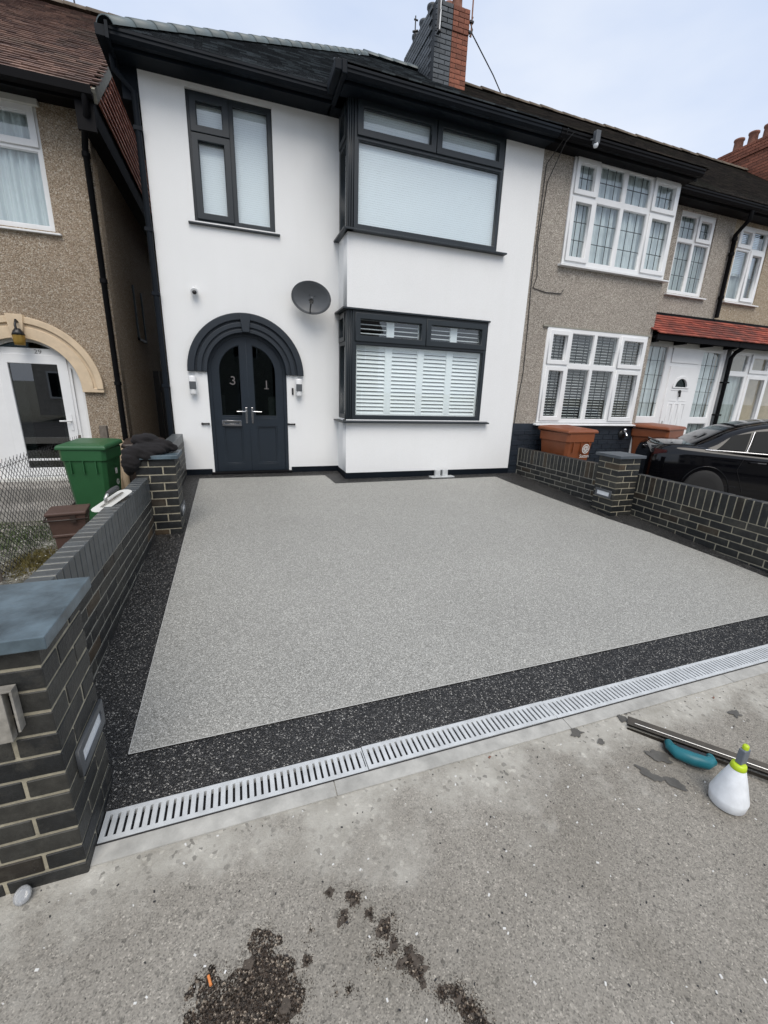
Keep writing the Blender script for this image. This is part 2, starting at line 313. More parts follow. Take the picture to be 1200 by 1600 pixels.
# ------------------------------------------------------------------ bricks, piers and boundary walls
_bc = {}
def brick_mesh(d, mat, var=0):
    k = (round(d[0], 3), round(d[1], 3), round(d[2], 3), mat, var)
    if k not in _bc:
        bm = bmesh.new(); bmesh.ops.create_cube(bm, size=1)
        for v in bm.verts: v.co = Vector((v.co.x*d[0], v.co.y*d[1], v.co.z*d[2])) + Vector([random.uniform(-.0012, .0012) for _ in range(3)])
        bmesh.ops.bevel(bm, geom=bm.edges[:], offset=.0028, segments=1, affect='EDGES', clamp_overlap=True)
        me = bpy.data.meshes.new('brick'); bm.to_mesh(me); bm.free(); me.materials.append(M[mat]); _bc[k] = me
    return _bc[k]
def brick(parent, c, d, mat=None, name='brick', var=3):
    if mat is None:
        q = random.random(); mat = 'brick_dark' if q > .07 else 'brick_brown'
    o = bpy.data.objects.new(name, brick_mesh(d, mat, random.randrange(var))); COL.objects.link(o); o.parent = parent; o.location = c
    o.rotation_euler = (random.gauss(0, .004), random.gauss(0, .004), random.gauss(0, .006)); return o
BL, BH, BW, P = .215, .065, .1025, .3275
def pier(x, y, ztop, rows, first, rz, label, corner='right', cap='slate_cap', capdim=None, mortar='mortar', group=None):
    """x,y = the front corner; corner right means the pier lies to its left"""
    t = thing('gate_pier', label, 'brick pier', (x, y, ztop-rows*.075), rz, group); ox = -P if corner == 'right' else 0
    H = rows*.075
    MB().box(ox+.0035, ox+P-.0035, .0035, P-.0035, -.1, H-.002).obj('mortar', mortar, t)
    for i in range(rows):                       # i counts from the top
        z = H-.075*(i+.5)+.004; A = (i % 2 == 0) == (first == 'A')
        B4 = [((BL/2, BW/2), (BL, BW)), ((P-BW/2, BL/2), (BW, BL)), ((P-BL/2, P-BW/2), (BL, BW)), ((BW/2, P-BL/2), (BW, BL))]
        for (cx, cy), (dx, dy) in B4:
            if not A: cx = P-cx
            brick(t, (ox+cx, cy, z), (dx, dy, BH))
    cx0, cx1, cy0, cy1, th = capdim or (-.03, P+.03, -.03, P+.03, .04)
    o = MB().box(ox+cx0, ox+cx1, cy0, cy1, H, H+th).obj('coping_slab', cap, t, bevel=.003)
    return t, H
def course_wall(label, cat, a, ang, length, zs, rows, side=1, thick=BW, solz=.215, mortar='mortar_grey', name='garden_wall', extra=None, sol=True):
    """wall whose face runs from a along the heading ang; body lies to the left (side 1) or right (-1); zs is the underside of the soldier course"""
    t = thing(name, label, cat, (a[0], a[1], zs), ang); s = side
    MB().box(.0, length, s*.0035, s*(thick-.0035), -rows*.075-.08, solz-.003 if sol else -.003).obj('mortar', mortar, t)
    for r_ in range(rows):
        z = -.075*(r_+.5)-.004; x = -.1125 if r_ % 2 else 0
        if x: brick(t, (.051, s*thick/2, z), (.1025, thick, BH)); x = .1125
        while x < length-.02:
            l = min(BL, length-x); brick(t, (x+l/2, s*thick/2, z), (l, thick, BH)); x += .225
    if sol:
        x = .004
        while x < length-.03:
            brick(t, (x+BH/2, s*thick/2, solz/2+random.uniform(-.001, .001)), (BH, thick, solz), random.choice(['brick_dark']*9+['brick_brown']) if mortar != 'mortar_top' else 'coping_grey', 'coping_brick'); x += .075
    return t
t1, H1 = pier(.251, -5.1892, .534, 12, 'A', 0, 'near brick pier with blue slate cap and steel bracket, beside the drain', cap='slate_cap', capdim=(-.035, P+.035, -.035, P+.03, .04))
t2, H2 = pier(.251, -2.2199, .58, 11, 'B', 0, 'middle brick pier on the left boundary under the black jumper', cap='slate_cap', capdim=(-.03, P+.03, -.03, P+.03, .035))
t3, H3 = pier(5.1496, -2.6655, .551, 11, 'A', -.033, 'brick pier with slate cap on the right boundary, beside the black car', corner='left', cap='slate_cap_grey', capdim=(-.035, P+.035, -.035, P+.035, .035))
# walls. heading ang: local x along the wall
lw = course_wall('low dark brick wall on the left with grey coping bricks and a trowel on it', 'garden wall', (.02, -2.222), -R(90), 2.64, .2, 6, -1)
for o in lw.children:
    if o.name.startswith('coping_brick'): o.data = brick_mesh((BH, BW, .215), 'coping_grey', random.randrange(3)); o['top'] = 0; del o['top']
course_wall('low dark brick wall on the right between the white house and the slate capped pier', 'garden wall', (5.353, -2.335), R(90)+.033, 1.82, .182, 6, -1)
course_wall('low dark brick wall on the right in front of the black car', 'garden wall', (5.476, -2.63), -R(90)-.0444, 2.9, .136, 6, 1, mortar='mortar')
t = thing('brick_wall', 'short taller brick wall joining the jumper pier to the left corner of the white house', 'garden wall', (.10, -1.89, 0), R(90))
MB().box(0, 1.87, .004, .12, -.3, .545).obj('mortar', 'mortar_grey', t)
for i in range(11):
    z = .49-.0375-.075*i; x = .1125 if i % 2 else 0
    while x < 1.86:
        l = min(BL, 1.87-x); brick(t, (x+l/2, .06, z), (l, .118, BH), None); x += .225
x = .002
while x < 1.8: brick(t, (x+BH/2, .058, .54), (BH, .125, .102), 'coping_grey', 'coping_brick'); x += .075
# recessed brick lights
def brick_light(x, y, z, rz, label):
    t = thing('brick_light', label, 'wall light', (x, y, z), rz, None)      # local -y is outward
    slabobj('frame', [rect(-.125, .125, -.05, .05), rect(-.098, .098, -.027, .027)], -.010, .0, 'dish_grey', t, .0015)
    MB().box(-.098, .098, -.006, .002, -.027, .027).obj('lens', 'lens_white', t)
brick_light(.2525, -4.99, .036, R(90), 'slate coloured brick light on the near pier beside the drain')
brick_light(.2525, -2.03, .06, R(90), 'slate coloured brick light on the side of the pier under the jumper')
brick_light(5.1533, -2.505, .09, -R(90)-.033, 'recessed brick light with pale lens on the right pier')
# gate bracket on the near pier
t = thing('gate_bracket', 'stainless steel gate bracket screwed to the front of the near pier', 'bracket', (0.1, -5.19, .34))
MB().box(.018, .062, -.03, -.002, -.085, .075).obj('plate', 'bracket_steel', t, bevel=.002)
MB().box(.018, .086, -.032, -.002, .0765, .083).box(.080, .086, -.032, -.002, -.055, .076).obj('strap', 'bracket_steel', t, bevel=.001)
t = thing('lamp_cap', 'small clear plastic lamp cap lying on the pavement against the near pier', 'cap', (.085, -5.215, GZ(-5.2)+.012)); t.rotation_euler = (R(38), 0, R(-20))
MB().lathe([(.024, 0), (.026, .006), (.023, .012), (.012, .014), (.0, .014)], n=20).obj('disc', 'lens_clear', t); MB().lathe([(.012, -.02), (.02, 0)], n=16).obj('stem', 'steel', t)

# ------------------------------------------------------------------ drain
t = thing('drain_channel', 'long galvanised slotted drain grate across the front of the driveway', 'drain', (.25, -5.047, GZ(-5.047)))
MB().box(0, 5.6, -.064, .064, -.12, -.026).box(0, 5.6, -.0655, -.062, -.03, .002).box(0, 5.6, .062, .0655, -.03, .002).obj('channel', 'channel_dark', t)
mb = MB()
N = 37; pit = .998/N
mb.box(.001, .998, -.061, -.042, -.02, .004).box(.001, .998, .042, .061, -.02, .004)
for i in range(N):
    x = .001+i*pit; mb.box(x, x+pit*.64, -.042, .042, -.004, .0035)
mb.box(.994, .998, -.042, .042, -.02, .0035)
gm = mb.mesh('grating', 'galvanised')
for k in range(6):
    if .25+k <= 5.3: link('grating', gm, t, loc=(k*1.0+.004, 0, random.uniform(-.0015, .0015)), rot=(0, 0, random.uniform(-.0015, .0015)))

# ------------------------------------------------------------------ windows
def window(parent, x0, x1, z0, z1, y, panes, mat, glass='glass', fw_=.05, mull=.05, sill=None, sillmat=None, sash=.045, backing=None, leads=None, dep=.07, name='window', sdepth=.09):
    """panes: (x0,x1,z0,z1,kind) glazing openings; kind s = opening sash. y is the outer face"""
    holes = [rect(a+sash*(k == 's'), b-sash*(k == 's'), c+sash*(k == 's'), d-sash*(k == 's')) for a, b, c, d, k in panes]
    full = [rect(a, b, c, d) for a, b, c, d, k in panes]
    w_ = slabobj(name, [rect(x0, x1, z0, z1)]+full, y, y+dep, mat, parent, .004)
    for (a, b, c, d, k), h in zip(panes, holes):
        if k == 's': slabobj('sash', [rect(a-.012, b+.012, c-.012, d+.012), h], y-.022, y+dep-.02, mat, w_, .006)
        gx0, gx1, gz0, gz1 = h[0][0], h[1][0], h[0][1], h[2][1]
        slabobj('glazing_bead', [rect(gx0-.002, gx1+.002, gz0-.002, gz1+.002), rect(gx0+.011, gx1-.011, gz0+.011, gz1-.011)], y+.008, y+.03, mat, w_, .002)
        MB().box(gx0, gx1, y+.03, y+.034, gz0, gz1).obj('pane', glass, w_)
        if leads:
            nx, nz_ = leads(gx1-gx0, gz1-gz0); mb = MB()
            for i in range(1, nx): xx = gx0+(gx1-gx0)*i/nx; mb.box(xx-.004, xx+.004, y+.027, y+.037, gz0, gz1)
            for i in range(1, nz_): zz = gz0+(gz1-gz0)*i/nz_; mb.box(gx0, gx1, y+.0265, y+.0375, zz-.004, zz+.004)
            mb.obj('leading', 'lead_line', w_)
    if sill:
        a, b, pr = sill; slp = MB(); slp.add([(a, y-pr, z0-.045), (b, y-pr, z0-.045), (b, y+dep, z0-.045), (a, y+dep, z0-.045), (a, y-pr, z0-.025), (b, y-pr, z0-.025), (b, y+dep, z0-.001), (a, y+dep, z0-.001)], MB.BF)
        slp.obj('sill', sillmat or mat, w_, bevel=.003)
    return w_
def saw(parent, x0, x1, z0, z1, y, pitch, dep, mat, name='blind'):
    mb = MB(); z = z0
    while z < z1-.002:
        mb.add([(x0, y, z), (x1, y, z), (x1, y+dep, z+pitch), (x0, y+dep, z+pitch)], [(0, 1, 2, 3)]); z += pitch
    return mb.obj(name, mat, parent)
def curtain(parent, x0, x1, z0, z1, y, mat, wl=.09, amp=.022, name='curtain'):
    mb = MB(); n = int((x1-x0)/.012); top = []; bot = []; ph = random.random()*6
    for i in range(n+1):
        x = x0+(x1-x0)*i/n; yy = y+amp*math.sin(x/wl*6.28+ph)+amp*.6*math.sin(x/wl*2.9+ph*2)
        top.append(Vector((x, yy, z1))); bot.append(Vector((x+.006*math.sin(x*31), yy*1+.01*math.sin(x*17), z0)))
    mb.loft([bot, top], False, False, True); return mb.obj(name, mat, parent)

# ------------------------------------------------------------------ roof tiles
def tiles(name, parent, O, U, V, W, Ln, keep, mat, tw=.165, gauge=.1, th=.014, kind='stuff', jit=.004, ov=.56):
    O, U, V = Vector(O), Vector(U).normalized(), Vector(V).normalized(); Nn = U.cross(V); mb = MB(); nv = int(Ln/gauge)
    for j in range(nv):
        off = -.5*tw if j % 2 else 0; v = j*gauge; u = off
        while u < W:
            if keep(u+tw/2, v+gauge/2):
                c = O+U*(u+tw/2)+V*(v+gauge*.5+random.gauss(0, jit*.4))+Nn*(th*.75+random.gauss(0, jit*.25)); tv = (V*gauge*ov+Nn*(-th*.42))
                mb.obox(c, U*(tw/2-.0015), tv, Nn*th/2)
            u += tw
    return mb.obj(name, mat, parent, kind=kind)

# ------------------------------------------------------------------ the white house
XP, XB, B = 5.1375, 2.30, -.495
wh = thing('terraced_house', 'white rendered house with dark grey windows and arched double doors, number 31', 'house')
ARC = (1.003, 1.42)
door_open = [(.47, -.02), (1.536, -.02)]+arc(ARC[0], ARC[1], .533, 0, 180)
slabobj('wall', [[(0, -.3), (2.36, -.3), (2.36, 4.64), (0, 4.64)], rect(.475, 1.452, 3.205, 4.548), door_open], 0, .22, 'white_render', wh)
slabobj('wall', [[(XB, -.35), (XP, -.35), (XP, 4.66), (4.515, 4.66), (4.515, 3.235), (XB, 3.235), (XB, 2.30), (4.50, 2.30), (4.50, .835), (XB, .835)]], B, B+.2, 'white_render', wh)
MB().box(XB, XB+.2, B+.2, 0, -.3, .835).obj('wall', 'white_render', wh); MB().box(XB, XB+.2, B+.2, 0, 2.30, 3.235).obj('wall', 'white_render', wh)
mb = MB(); mb.box(0, .2, .22, 8, -.4, 4.64).box(0, XP, 7.8, 8, -.4, 4.64).box(5.05, XP, -.29, 7.8, -.4, 4.64).obj('party_wall', 'interior', wh)
MB().box(.2, 5.04, .0, 7.8, -.2, .01).obj('floor', 'floor_dark', wh); MB().box(.2, 5.04, .23, 7.8, 2.5, 2.7).box(2.51, 5.04, -.28, .225, 2.5, 2.7).box(.2, 5.04, .03, 7.8, 4.66, 4.69).obj('ceiling', 'interior', wh)
MB().box(.2, 1.9, 1.6, 1.7, .0, 2.5).box(1.9, 2.0, .23, 1.7, .0, 2.5).obj('inner_wall', 'interior', wh)
# plinth
MB().box(-.002, .44, -.014, .0, -.3, .08).box(1.57, XB-.0, -.014, .0, -.3, .08).box(XB-.014, XB, B-.014, -.014, -.3, .065).box(XB, XP-.0, B-.014, B, -.3, .055).obj('plinth', 'eaves_navy', wh)
# upstairs window, left
pn = [(.525, .925, 4.16, 4.50, 's'), (.525, .925, 3.255, 4.115, 's'), (.985, 1.402, 3.255, 4.50, 'f')]
wA = window(wh, .475, 1.452, 3.205, 4.548, .045, pn, 'anthracite', sill=(.40, 1.505, .085), sash=.048)
saw(wA, .5, 1.43, 3.22, 4.53, .118, .024, .002, 'blind_white')
# bay windows, front part and side return joined at the corner post
def bay(z0, z1, tz, topc, xr, midx):
    pn = [(XB+.135, midx-.022, tz+.045, topc, 's'), (midx+.022, xr-.05, tz+.045, topc, 's'), (XB+.13, xr-.045, z0+.05, tz-.005, 'f')]
    w_ = window(wh, XB+.0, xr, z0, z1, B+.012, pn, 'anthracite', sill=(XB-.03, xr+.13, .095), sash=.05)
    # side return, facing -X
    s_ = link('window', None, wh, loc=(XB+.012, 0, 0), rot=(0, 0, -R(90)))
    ow = 0
    q = [(.05, -B-.13, tz+.045, z1-.06, 's'), (.05, -B-.13, z0+.05, tz-.005, 'f')]
    # local x -> world -y ; local y -> world x
    me = slab([rect(.0, -B-.012, z0, z1)]+[rect(a, b, c, d) for a, b, c, d, k in q], 0, .07, .004); me.materials.clear(); me.materials.append(M['anthracite']); me.name = 'window'
    s_.data = None; bpy.data.objects.remove(s_); s_ = link('window', me, wh, loc=(XB+.012, 0, 0), rot=(0, 0, -R(90)))
    for a, b, c, d, k in q:
        e = .04 if k == 's' else 0
        slabobj('sash', [rect(a-.01, b+.01, c-.01, d+.01), rect(a+e, b-e, c+e, d-e)] if e else [rect(a-.002, b+.002, c-.002, d+.002), rect(a+.01, b-.01, c+.01, d-.01)], -.018*(k == 's'), .04, 'anthracite', s_, .004)
        MB().box(a, b, .03, .034, c, d).obj('pane', 'glass', s_)
    MB().box(-.03, -B+.1, -.085, .05, z0-.045, z0-.025).obj('sill', 'anthracite', s_, bevel=.002)
    for k in range(3): MB().box(XB+.022+.03*k, XB+.036+.03*k, B+.002, B+.012, z0, z1).obj('post_rib', 'anthracite', w_)
    return w_, s_
wB, sB = bay(3.235, 4.64, 4.20, 4.575, 4.515, 3.475)
saw(wB, XB+.12, 4.48, 3.26, 4.62, B+.075, .026, .002, 'blind_white'); 
MB().box(XB+.11, XB+.115, B+.1, -.01, 3.25, 4.63).obj('blind', 'blind_white', wB)
wC, sC = bay(.835, 2.30, 1.865, 2.235, 4.50, 3.475)
MB().box(XB-.06, 4.515, B-.03, B+.012, 2.285, 2.305).obj('head_trim', 'anthracite', wC)
MB().box(XB-.06, XB+.0, B+.012, .0, 2.285, 2.305).obj('head_trim', 'anthracite', wC)
# shutters behind the lower bay
ys = B+.09
def shutter(x0, x1, z0, z1, pitch, tilt, ww=.062):
    slabobj('shutter', [rect(x0, x1, z0, z1), rect(x0+.05, x1-.05, z0+.045, z1-.045)], ys, ys+.03, 'white_shutter', wC, .003)
    n = max(1, round((z1-z0-.09)/pitch)); p_ = (z1-z0-.09)/n; k = ('sl', round(x1-x0, 3), tilt, ww)
    if k not in _bc:
        mb = MB(); c_, s_ = math.cos(tilt), math.sin(tilt); mb.obox((0, 0, 0), ((x1-x0)/2-.052, 0, 0), (0, ww/2*c_, ww/2*s_), (0, -.0045*s_, .0045*c_)); _bc[k] = mb.mesh('slat', 'white_shutter')
    for i in range(n): link('slat', _bc[k], wC, loc=((x0+x1)/2, ys+.018, z0+.045+p_*(i+.5)))
xs = [XB+.12, 2.945, 3.45, 3.93, 4.475]
for i in range(4): shutter(xs[i], xs[i+1], .86, 1.875, .056, R(58), .05)
xs2 = [XB+.14, 2.97, 3.45, 3.5, 3.97, 4.47]
for a, b in ((XB+.14, 2.96), (2.965, 3.45), (3.5, 3.97), (3.975, 4.47)): shutter(a, b, 1.88, 2.26, .056, R(12))
MB().box(XB+.10, XB+.105, B+.09, -.02, .85, 2.28).obj('shutter', 'white_shutter', wC)
MB().box(XB+.3, 4.9, .9, .92, 0, 2.5).obj('dark_room_sheet', 'room_dark', wh)  # near-black sheet added behind the shutters, its colour standing for the unlit room
# arched surround: stepped rings, keystone
def ring(r0, r1, a0=0, a1=180): return [arc(*ARC, r1, a0, a1, 40)+arc(*ARC, r0, a1, a0, 40)]
sr = slabobj('door_surround', ring(.535, .757), -.022, .02, 'arch_navy', wh, .004)
slabobj('moulding', ring(.69, .76, .3, 179.7), -.05, -.02, 'arch_navy', sr, .01); slabobj('moulding', ring(.60, .645, .3, 179.7), -.04, -.02, 'arch_navy', sr, .008)
slabobj('moulding', ring(.53, .562, .3, 179.7), -.035, .04, 'arch_navy', sr, .006)
for a in range(8, 180, 11):
    if abs(a-90) < 8: continue
    ca, sa = math.cos(R(a)), math.sin(R(a)); MB().obox((ARC[0]+.647*ca, -.024, ARC[1]+.647*sa), (ca*.045, 0, sa*.045), (0, .0035, 0), (-sa*.0016, 0, ca*.0016)).obj('joint_line', 'eaves_navy', sr)
slabobj('keystone', [[(.965, 1.955), (1.045, 1.955), (1.065, 2.175), (.945, 2.175)]], -.068, .0, 'arch_navy', sr, .008)
# doors
def leaf(x0, x1, hinge):
    cx, cz = ARC; pl = []; inner = []
    if hinge == 'l': pl = [(x0, .03), (x1, .03)]+[(x1, cz+math.sqrt(.50**2-(x1-cx)**2))]+arc(cx, cz, .50, 91.5, 180, 16); gx = (.61, .905)
    else: pl = [(x0, .03), (x1, .03)]+arc(cx, cz, .50, 0, 88.5, 16)+[(x0, cz+math.sqrt(.50**2-(x0-cx)**2))]; gx = (1.07, 1.395)
    r_ = .385
    if hinge == 'l': hole = [(gx[0]+.01, .80), (gx[1], .80), (gx[1], cz+math.sqrt(r_**2-(gx[1]-cx)**2))]+[p for p in arc(cx, cz, r_, 98, 180, 14) if p[0] < gx[1]-.01]
    else: hole = [(gx[0], .80), (gx[1]-.01, .80)]+[p for p in arc(cx, cz, r_, 0, 82, 14) if p[0] > gx[0]+.01]+[(gx[0], cz+math.sqrt(r_**2-(gx[0]-cx)**2))]
    pan = rect(gx[0]+.015, gx[1]-.01, .13, .69)
    d = slabobj('door', [pl, hole, pan], .07, .12, 'door_navy', wh, .004)
    slabobj('panel', [rect(gx[0]-.0, gx[1]+.0, .115, .705)], .09, .11, 'door_navy', d); slabobj('panel_bead', [rect(gx[0]+.015, gx[1]-.01, .13, .69), rect(gx[0]+.035, gx[1]-.03, .15, .67)], .078, .092, 'door_navy', d, .004)
    def shrink(pl_, k): mx_ = sum(p[0] for p in pl_)/len(pl_); mz = sum(p[1] for p in pl_)/len(pl_); return [(mx_+(p[0]-mx_)*k, mz+(p[1]-mz)*k) for p in pl_]
    slabobj('glazing_bead', [shrink(hole, 1.005), shrink(hole, .955)], .078, .1, 'door_navy', d, .003); slabobj('pane', [shrink(hole, 1.0)], .098, .102, 'glass_dark', d)
    hx = x1-.035 if hinge == 'l' else x0+.04; s_ = -1 if hinge == 'l' else 1
    MB().box(hx-.013, hx+.013, .058, .0655, .73, .95).obj('handle_plate', 'chrome', d, bevel=.003)
    MB().tube([(hx, .06, .895), (hx, .02, .895), (hx+s_*.02, .012, .895), (hx+s_*.13, .014, .893)], .0085, 8).obj('handle', 'chrome', d)
    if hinge == 'l':
        slabobj('letterbox', [rect(.62, .875, .69, .765), rect(.645, .85, .715, .74)], .055, .07, 'chrome', d, .002)
    return d
frm = [(.47, .0), (.512, .0)]+arc(ARC[0], ARC[1], .492, 180, 0)+[(1.495, .0), (1.536, .0)]+arc(ARC[0], ARC[1], .533, 0, 180)
slabobj('door_frame', [frm], .055, .15, 'door_navy', wh, .006)
dl = leaf(.505, .990, 'l'); dr = leaf(.997, 1.502, 'r')
textobj('number', '3', .165, 'number_paint', dl, (.80, .0945, 1.26), ext=.0008); textobj('number', '1', .165, 'number_paint', dr, (1.255, .0945, 1.22), ext=.0008)
for dd, xx, z_ in ((dr, 1.255, 1.22),): MB().box(xx-.035, xx+.03, .0935, .0955, z_-.006, z_+.004).obj('number_serif', 'number_paint', dd)
for xx in (.765,): MB().box(xx-.012, xx+.006, .0935, .0955, 1.27, 1.285).obj('number_serif', 'number_paint', dl)
MB().box(.43, 1.575, -.045, .06, -.05, .03).obj('threshold', 'gutter_black', wh, bevel=.004)
MB().box(.62, .66, .8, .85, .02, 1.1).obj('hall_panel', 'white_old', wh); MB().box(1.30, 1.42, .5, .52, .75, 1.1).obj('hall_notice', 'white_old', wh)
# eaves: soffit, fascia, gutter
def gutter(parent, pts, mat='eaves_navy', r_=.062):
    mb = MB(); mb.tube(pts, r_, 12); return mb.obj('gutter', mat, parent)
def eaves_front(parent, x0, x1, yw, yf, z, mat='eaves_navy'):
    MB().box(x0, x1, yf, yw+.03, z, z+.02).obj('soffit', mat, parent); MB().box(x0, x1, yf-.02, yf, z-.02, z+.11).obj('fascia', mat, parent)
    prof = [(yf-.02, z+.10), (yf-.02, z+.03), (yf-.05, z+.005), (yf-.10, z+.005), (yf-.13, z+.035), (yf-.13, z+.06), (yf-.142, z+.068), (yf-.142, z+.092), (yf-.132, z+.096), (yf-.12, z+.07)]
    MB().extr(prof, x0, x1).obj('gutter', mat, parent)
eaves_front(wh, -.17, 2.16, .0, -.26, 4.60)
MB().box(-.01, 2.30, -.085, -.0, 4.50, 4.60) ; 
eaves_front(wh, 2.20, 5.12, B, -.70, 4.58)
MB().box(2.20, 5.12, -.2, B, 4.60, 4.62).box(2.14, 2.36, B, .0, 4.60, 4.62).obj('soffit', 'eaves_navy', wh)
MB().box(2.14, 2.20, -.85, -.26, 4.58, 4.71).box(2.06, 2.14, -.85, -.41, 4.60, 4.70).obj('gutter_return', 'eaves_navy', wh, bevel=.01)
MB().box(-.2, -.17, -.42, 7.5, 4.58, 4.72).box(-.17, .0, -.0, 7.5, 4.6, 4.62).box(-.30, -.2, -.36, 7.5, 4.62, 4.71).obj('side_gutter', 'eaves_navy', wh)
MB().box(-.17, .0, .0, .02, 4.3, 4.6).obj('eaves_box', 'eaves_navy', wh)
dp = MB(); dp.tube([(-.21, -.1, 4.62), (-.21, -.1, 4.50), (-.045, -.035, 4.36), (-.045, -.035, -.3)], .034, 10).obj('downpipe', 'eaves_navy', wh)
for z_ in (4.0, 3.0, 2.3, 1.2): MB().box(-.09, -.0, -.072, .0, z_, z_+.04).obj('pipe_clip', 'eaves_navy', wh)
# roof
SL = .735; y0r, z0r = -.36, 4.70; yr, zr = 3.5, 4.70+.735*3.86; HX = -.2+3.86
rf = MB(); rf.add([(-.2, y0r, z0r), (XP, y0r, z0r), (XP, yr, zr), (HX, yr, zr)], [(0, 1, 2, 3)]); rf.add([(-.2, y0r, z0r), (HX, yr, zr), (-.2, 7.36, z0r)], [(0, 1, 2)])
rf.add([(-.2, 7.36, z0r), (HX, yr, zr), (XP, yr, zr), (XP, 7.36, z0r)], [(0, 1, 2, 3)])
rf.add([(2.1, -.83, 4.69), (XP, -.83, 4.69), (XP, 1.4, z0r+SL*1.76), (2.95, 1.4, z0r+SL*1.76)], [(0, 1, 2, 3)]); rf.add([(2.1, -.83, 4.69), (2.95, 1.4, z0r+SL*1.76), (2.1, y0r, z0r)], [(0, 1, 2)])
roof = rf.obj('roof', 'tile_slate', wh)
cs = 1/math.sqrt(1+SL*SL)
tiles('roof_tiles', roof, (-.2, y0r, z0r), (1, 0, 0), (0, cs, SL*cs), XP+.2, 3.86/cs, lambda u, v: u > v*cs+.02 and not (u > 2.36+v*cs*.42 and v*cs < 1.70), 'tile_slate')
s2 = (z0r+SL*1.76-4.69)/2.23; c2 = 1/math.sqrt(1+s2*s2)
tiles('roof_tiles', roof, (2.1, -.83, 4.69), (1, 0, 0), (0, c2, s2*c2), XP-2.1, 2.23/c2, lambda u, v: u > v*c2*.38, 'tile_slate')
tiles('roof_tiles', roof, (-.2, 7.36, z0r), (0, -1, 0), (cs, 0, SL*cs), 7.7, 3.86/cs, lambda u, v: v*cs+.05 < u < 7.72-v*cs-.05, 'tile_slate')
# hip and ridge tiles, one by one
hd = Vector((3.86, 3.86, 3.86*SL)); hl = hd.length; hd.normalize(); side = hd.cross(Vector((0, 0, 1))).normalized(); upn = side.cross(hd)
mb = MB(); ringA = []
for e, k in ((0, 1.0), (.40, .93)):
    pass
def ridge_mesh(rad, ln, mat):
    mb = MB(); R0 = [Vector((0, rad*1.06*math.cos(R(a)), rad*.8*math.sin(R(a)))) for a in range(0, 181, 20)]; R1 = [Vector((ln, rad*.97*math.cos(R(a)), rad*.73*math.sin(R(a)))) for a in range(0, 181, 20)]
    r0 = [p*.9 for p in R0]; r0 = [Vector((0, p.y, p.z)) for p in r0]; mb.loft([r0, R0, R1], False, False, True); return mb.mesh('ridge_tile', mat)
rm = ridge_mesh(.125, .32, 'ridge_slate'); q = Matrix((hd, -side, upn)).transposed().to_euler() if False else Matrix(((hd.x, -side.x, upn.x), (hd.y, -side.y, upn.y), (hd.z, -side.z, upn.z))).to_euler()
n = int(hl/.30)
for i in range(n): link('ridge_tile', rm, roof, loc=Vector((-.2, y0r, z0r))+hd*(i*.30)+Vector((0, 0, -.02)), rot=q)
x = HX-.08
while x < XP-.1: link('ridge_tile', rm, roof, loc=(x, yr, zr-.02)); x += .30
# ------------------------------------------------------------------ chimney on the party line, painted half and red half
ch = link('chimney', None, wh, loc=(4.72, 2.65, 6.3)); CWX, CWY, CH = .70, 1.55, 1.84
mbm = MB().box(.004, CWX*.5, .004, CWY-.004, 0, CH-.01).obj('chimney_mortar', 'chimney_mortar_dark', ch); MB().box(CWX*.5, CWX-.004, .004, CWY-.004, 0, CH-.01).obj('chimney_mortar', 'chimney_mortar_red', ch)
rows = 24; ph = CH/rows
for i in range(rows):
    z = ph*(i+.5); o_ = .016 if i >= rows-5 else 0
    split = CWX*.5
    segs = ([(0, .115), (.115, .35)] if i % 2 else [(0, .235), (.235, .35)])
    for a, b in segs: brick(ch, ((a+b)/2, .05-o_, z), (b-a-.012, .11, ph-.012), 'chimney_paint')
    segs = ([(.35, .585), (.585, .70)] if i % 2 else [(.35, .465), (.465, .70)])
    for a, b in segs: brick(ch, ((a+b)/2, .05-o_, z), (b-a-.008, .11, ph-.008), 'chimney_red')
    y = .115 if i % 2 else .23
    while y < CWY-.02:
        l = min(.225, CWY-y); brick(ch, (.05-o_, y+l/2, z), (.11, l-.012, ph-.012), 'chimney_paint'); y += .225
for k in range(4):
    mat_ = 'terracotta'
    MB().lathe([(.11, 0), (.10, .05), (.085, .12), (.08, .24), (.10, .26), (.10, .30), (.085, .31), (.07, .30), (.07, .1)], (.17, .2+.38*k, CH), 14).obj('chimney_pot', 'chimney_paint' , ch)
for k in range(4): MB().lathe([(.12, 0), (.11, .06), (.095, .14), (.09, .30), (.12, .33), (.12, .40), (.10, .41), (.08, .4), (.08, .1)], (.52, .2+.38*k, CH), 14).obj('chimney_pot', 'terracotta', ch)
MB().box(-.03, .35, -.06, .0, .42, .58).obj('flashing', 'lead_flashing', ch); MB().box(.36, .66, -.06, .0, .44, .56).obj('flashing', 'trim_line', ch)
for k in range(7): MB().obox((-.02, .1+k*.14, .50+k*.095), (.012, 0, 0), (0, .085, .03), (0, 0, .06)).obj('flashing', 'lead_flashing', ch)
ae = thing('aerial', 'thin reddish aerial pole strapped to the right side of the chimney', 'aerial', (5.46, 2.63, 7.75))
MB().tube([(0, 0, 0), (.0, 0, 1.2)], .014, 8).obj('pole', 'brick_red', ae); MB().box(-.06, .02, -.02, .03, .05, .08).box(-.05, .03, -.03, .02, .2, .23).tube([(-.03, 0, .0), (.02, -.02, .1), (-.02, 0, .18), (.02, 0, .3)], .01, 6).obj('bracket', 'black_plastic', ae)
ae = thing('antenna', 'long white stick antenna on the painted front corner of the chimney', 'aerial', (4.755, 2.52, 7.62))
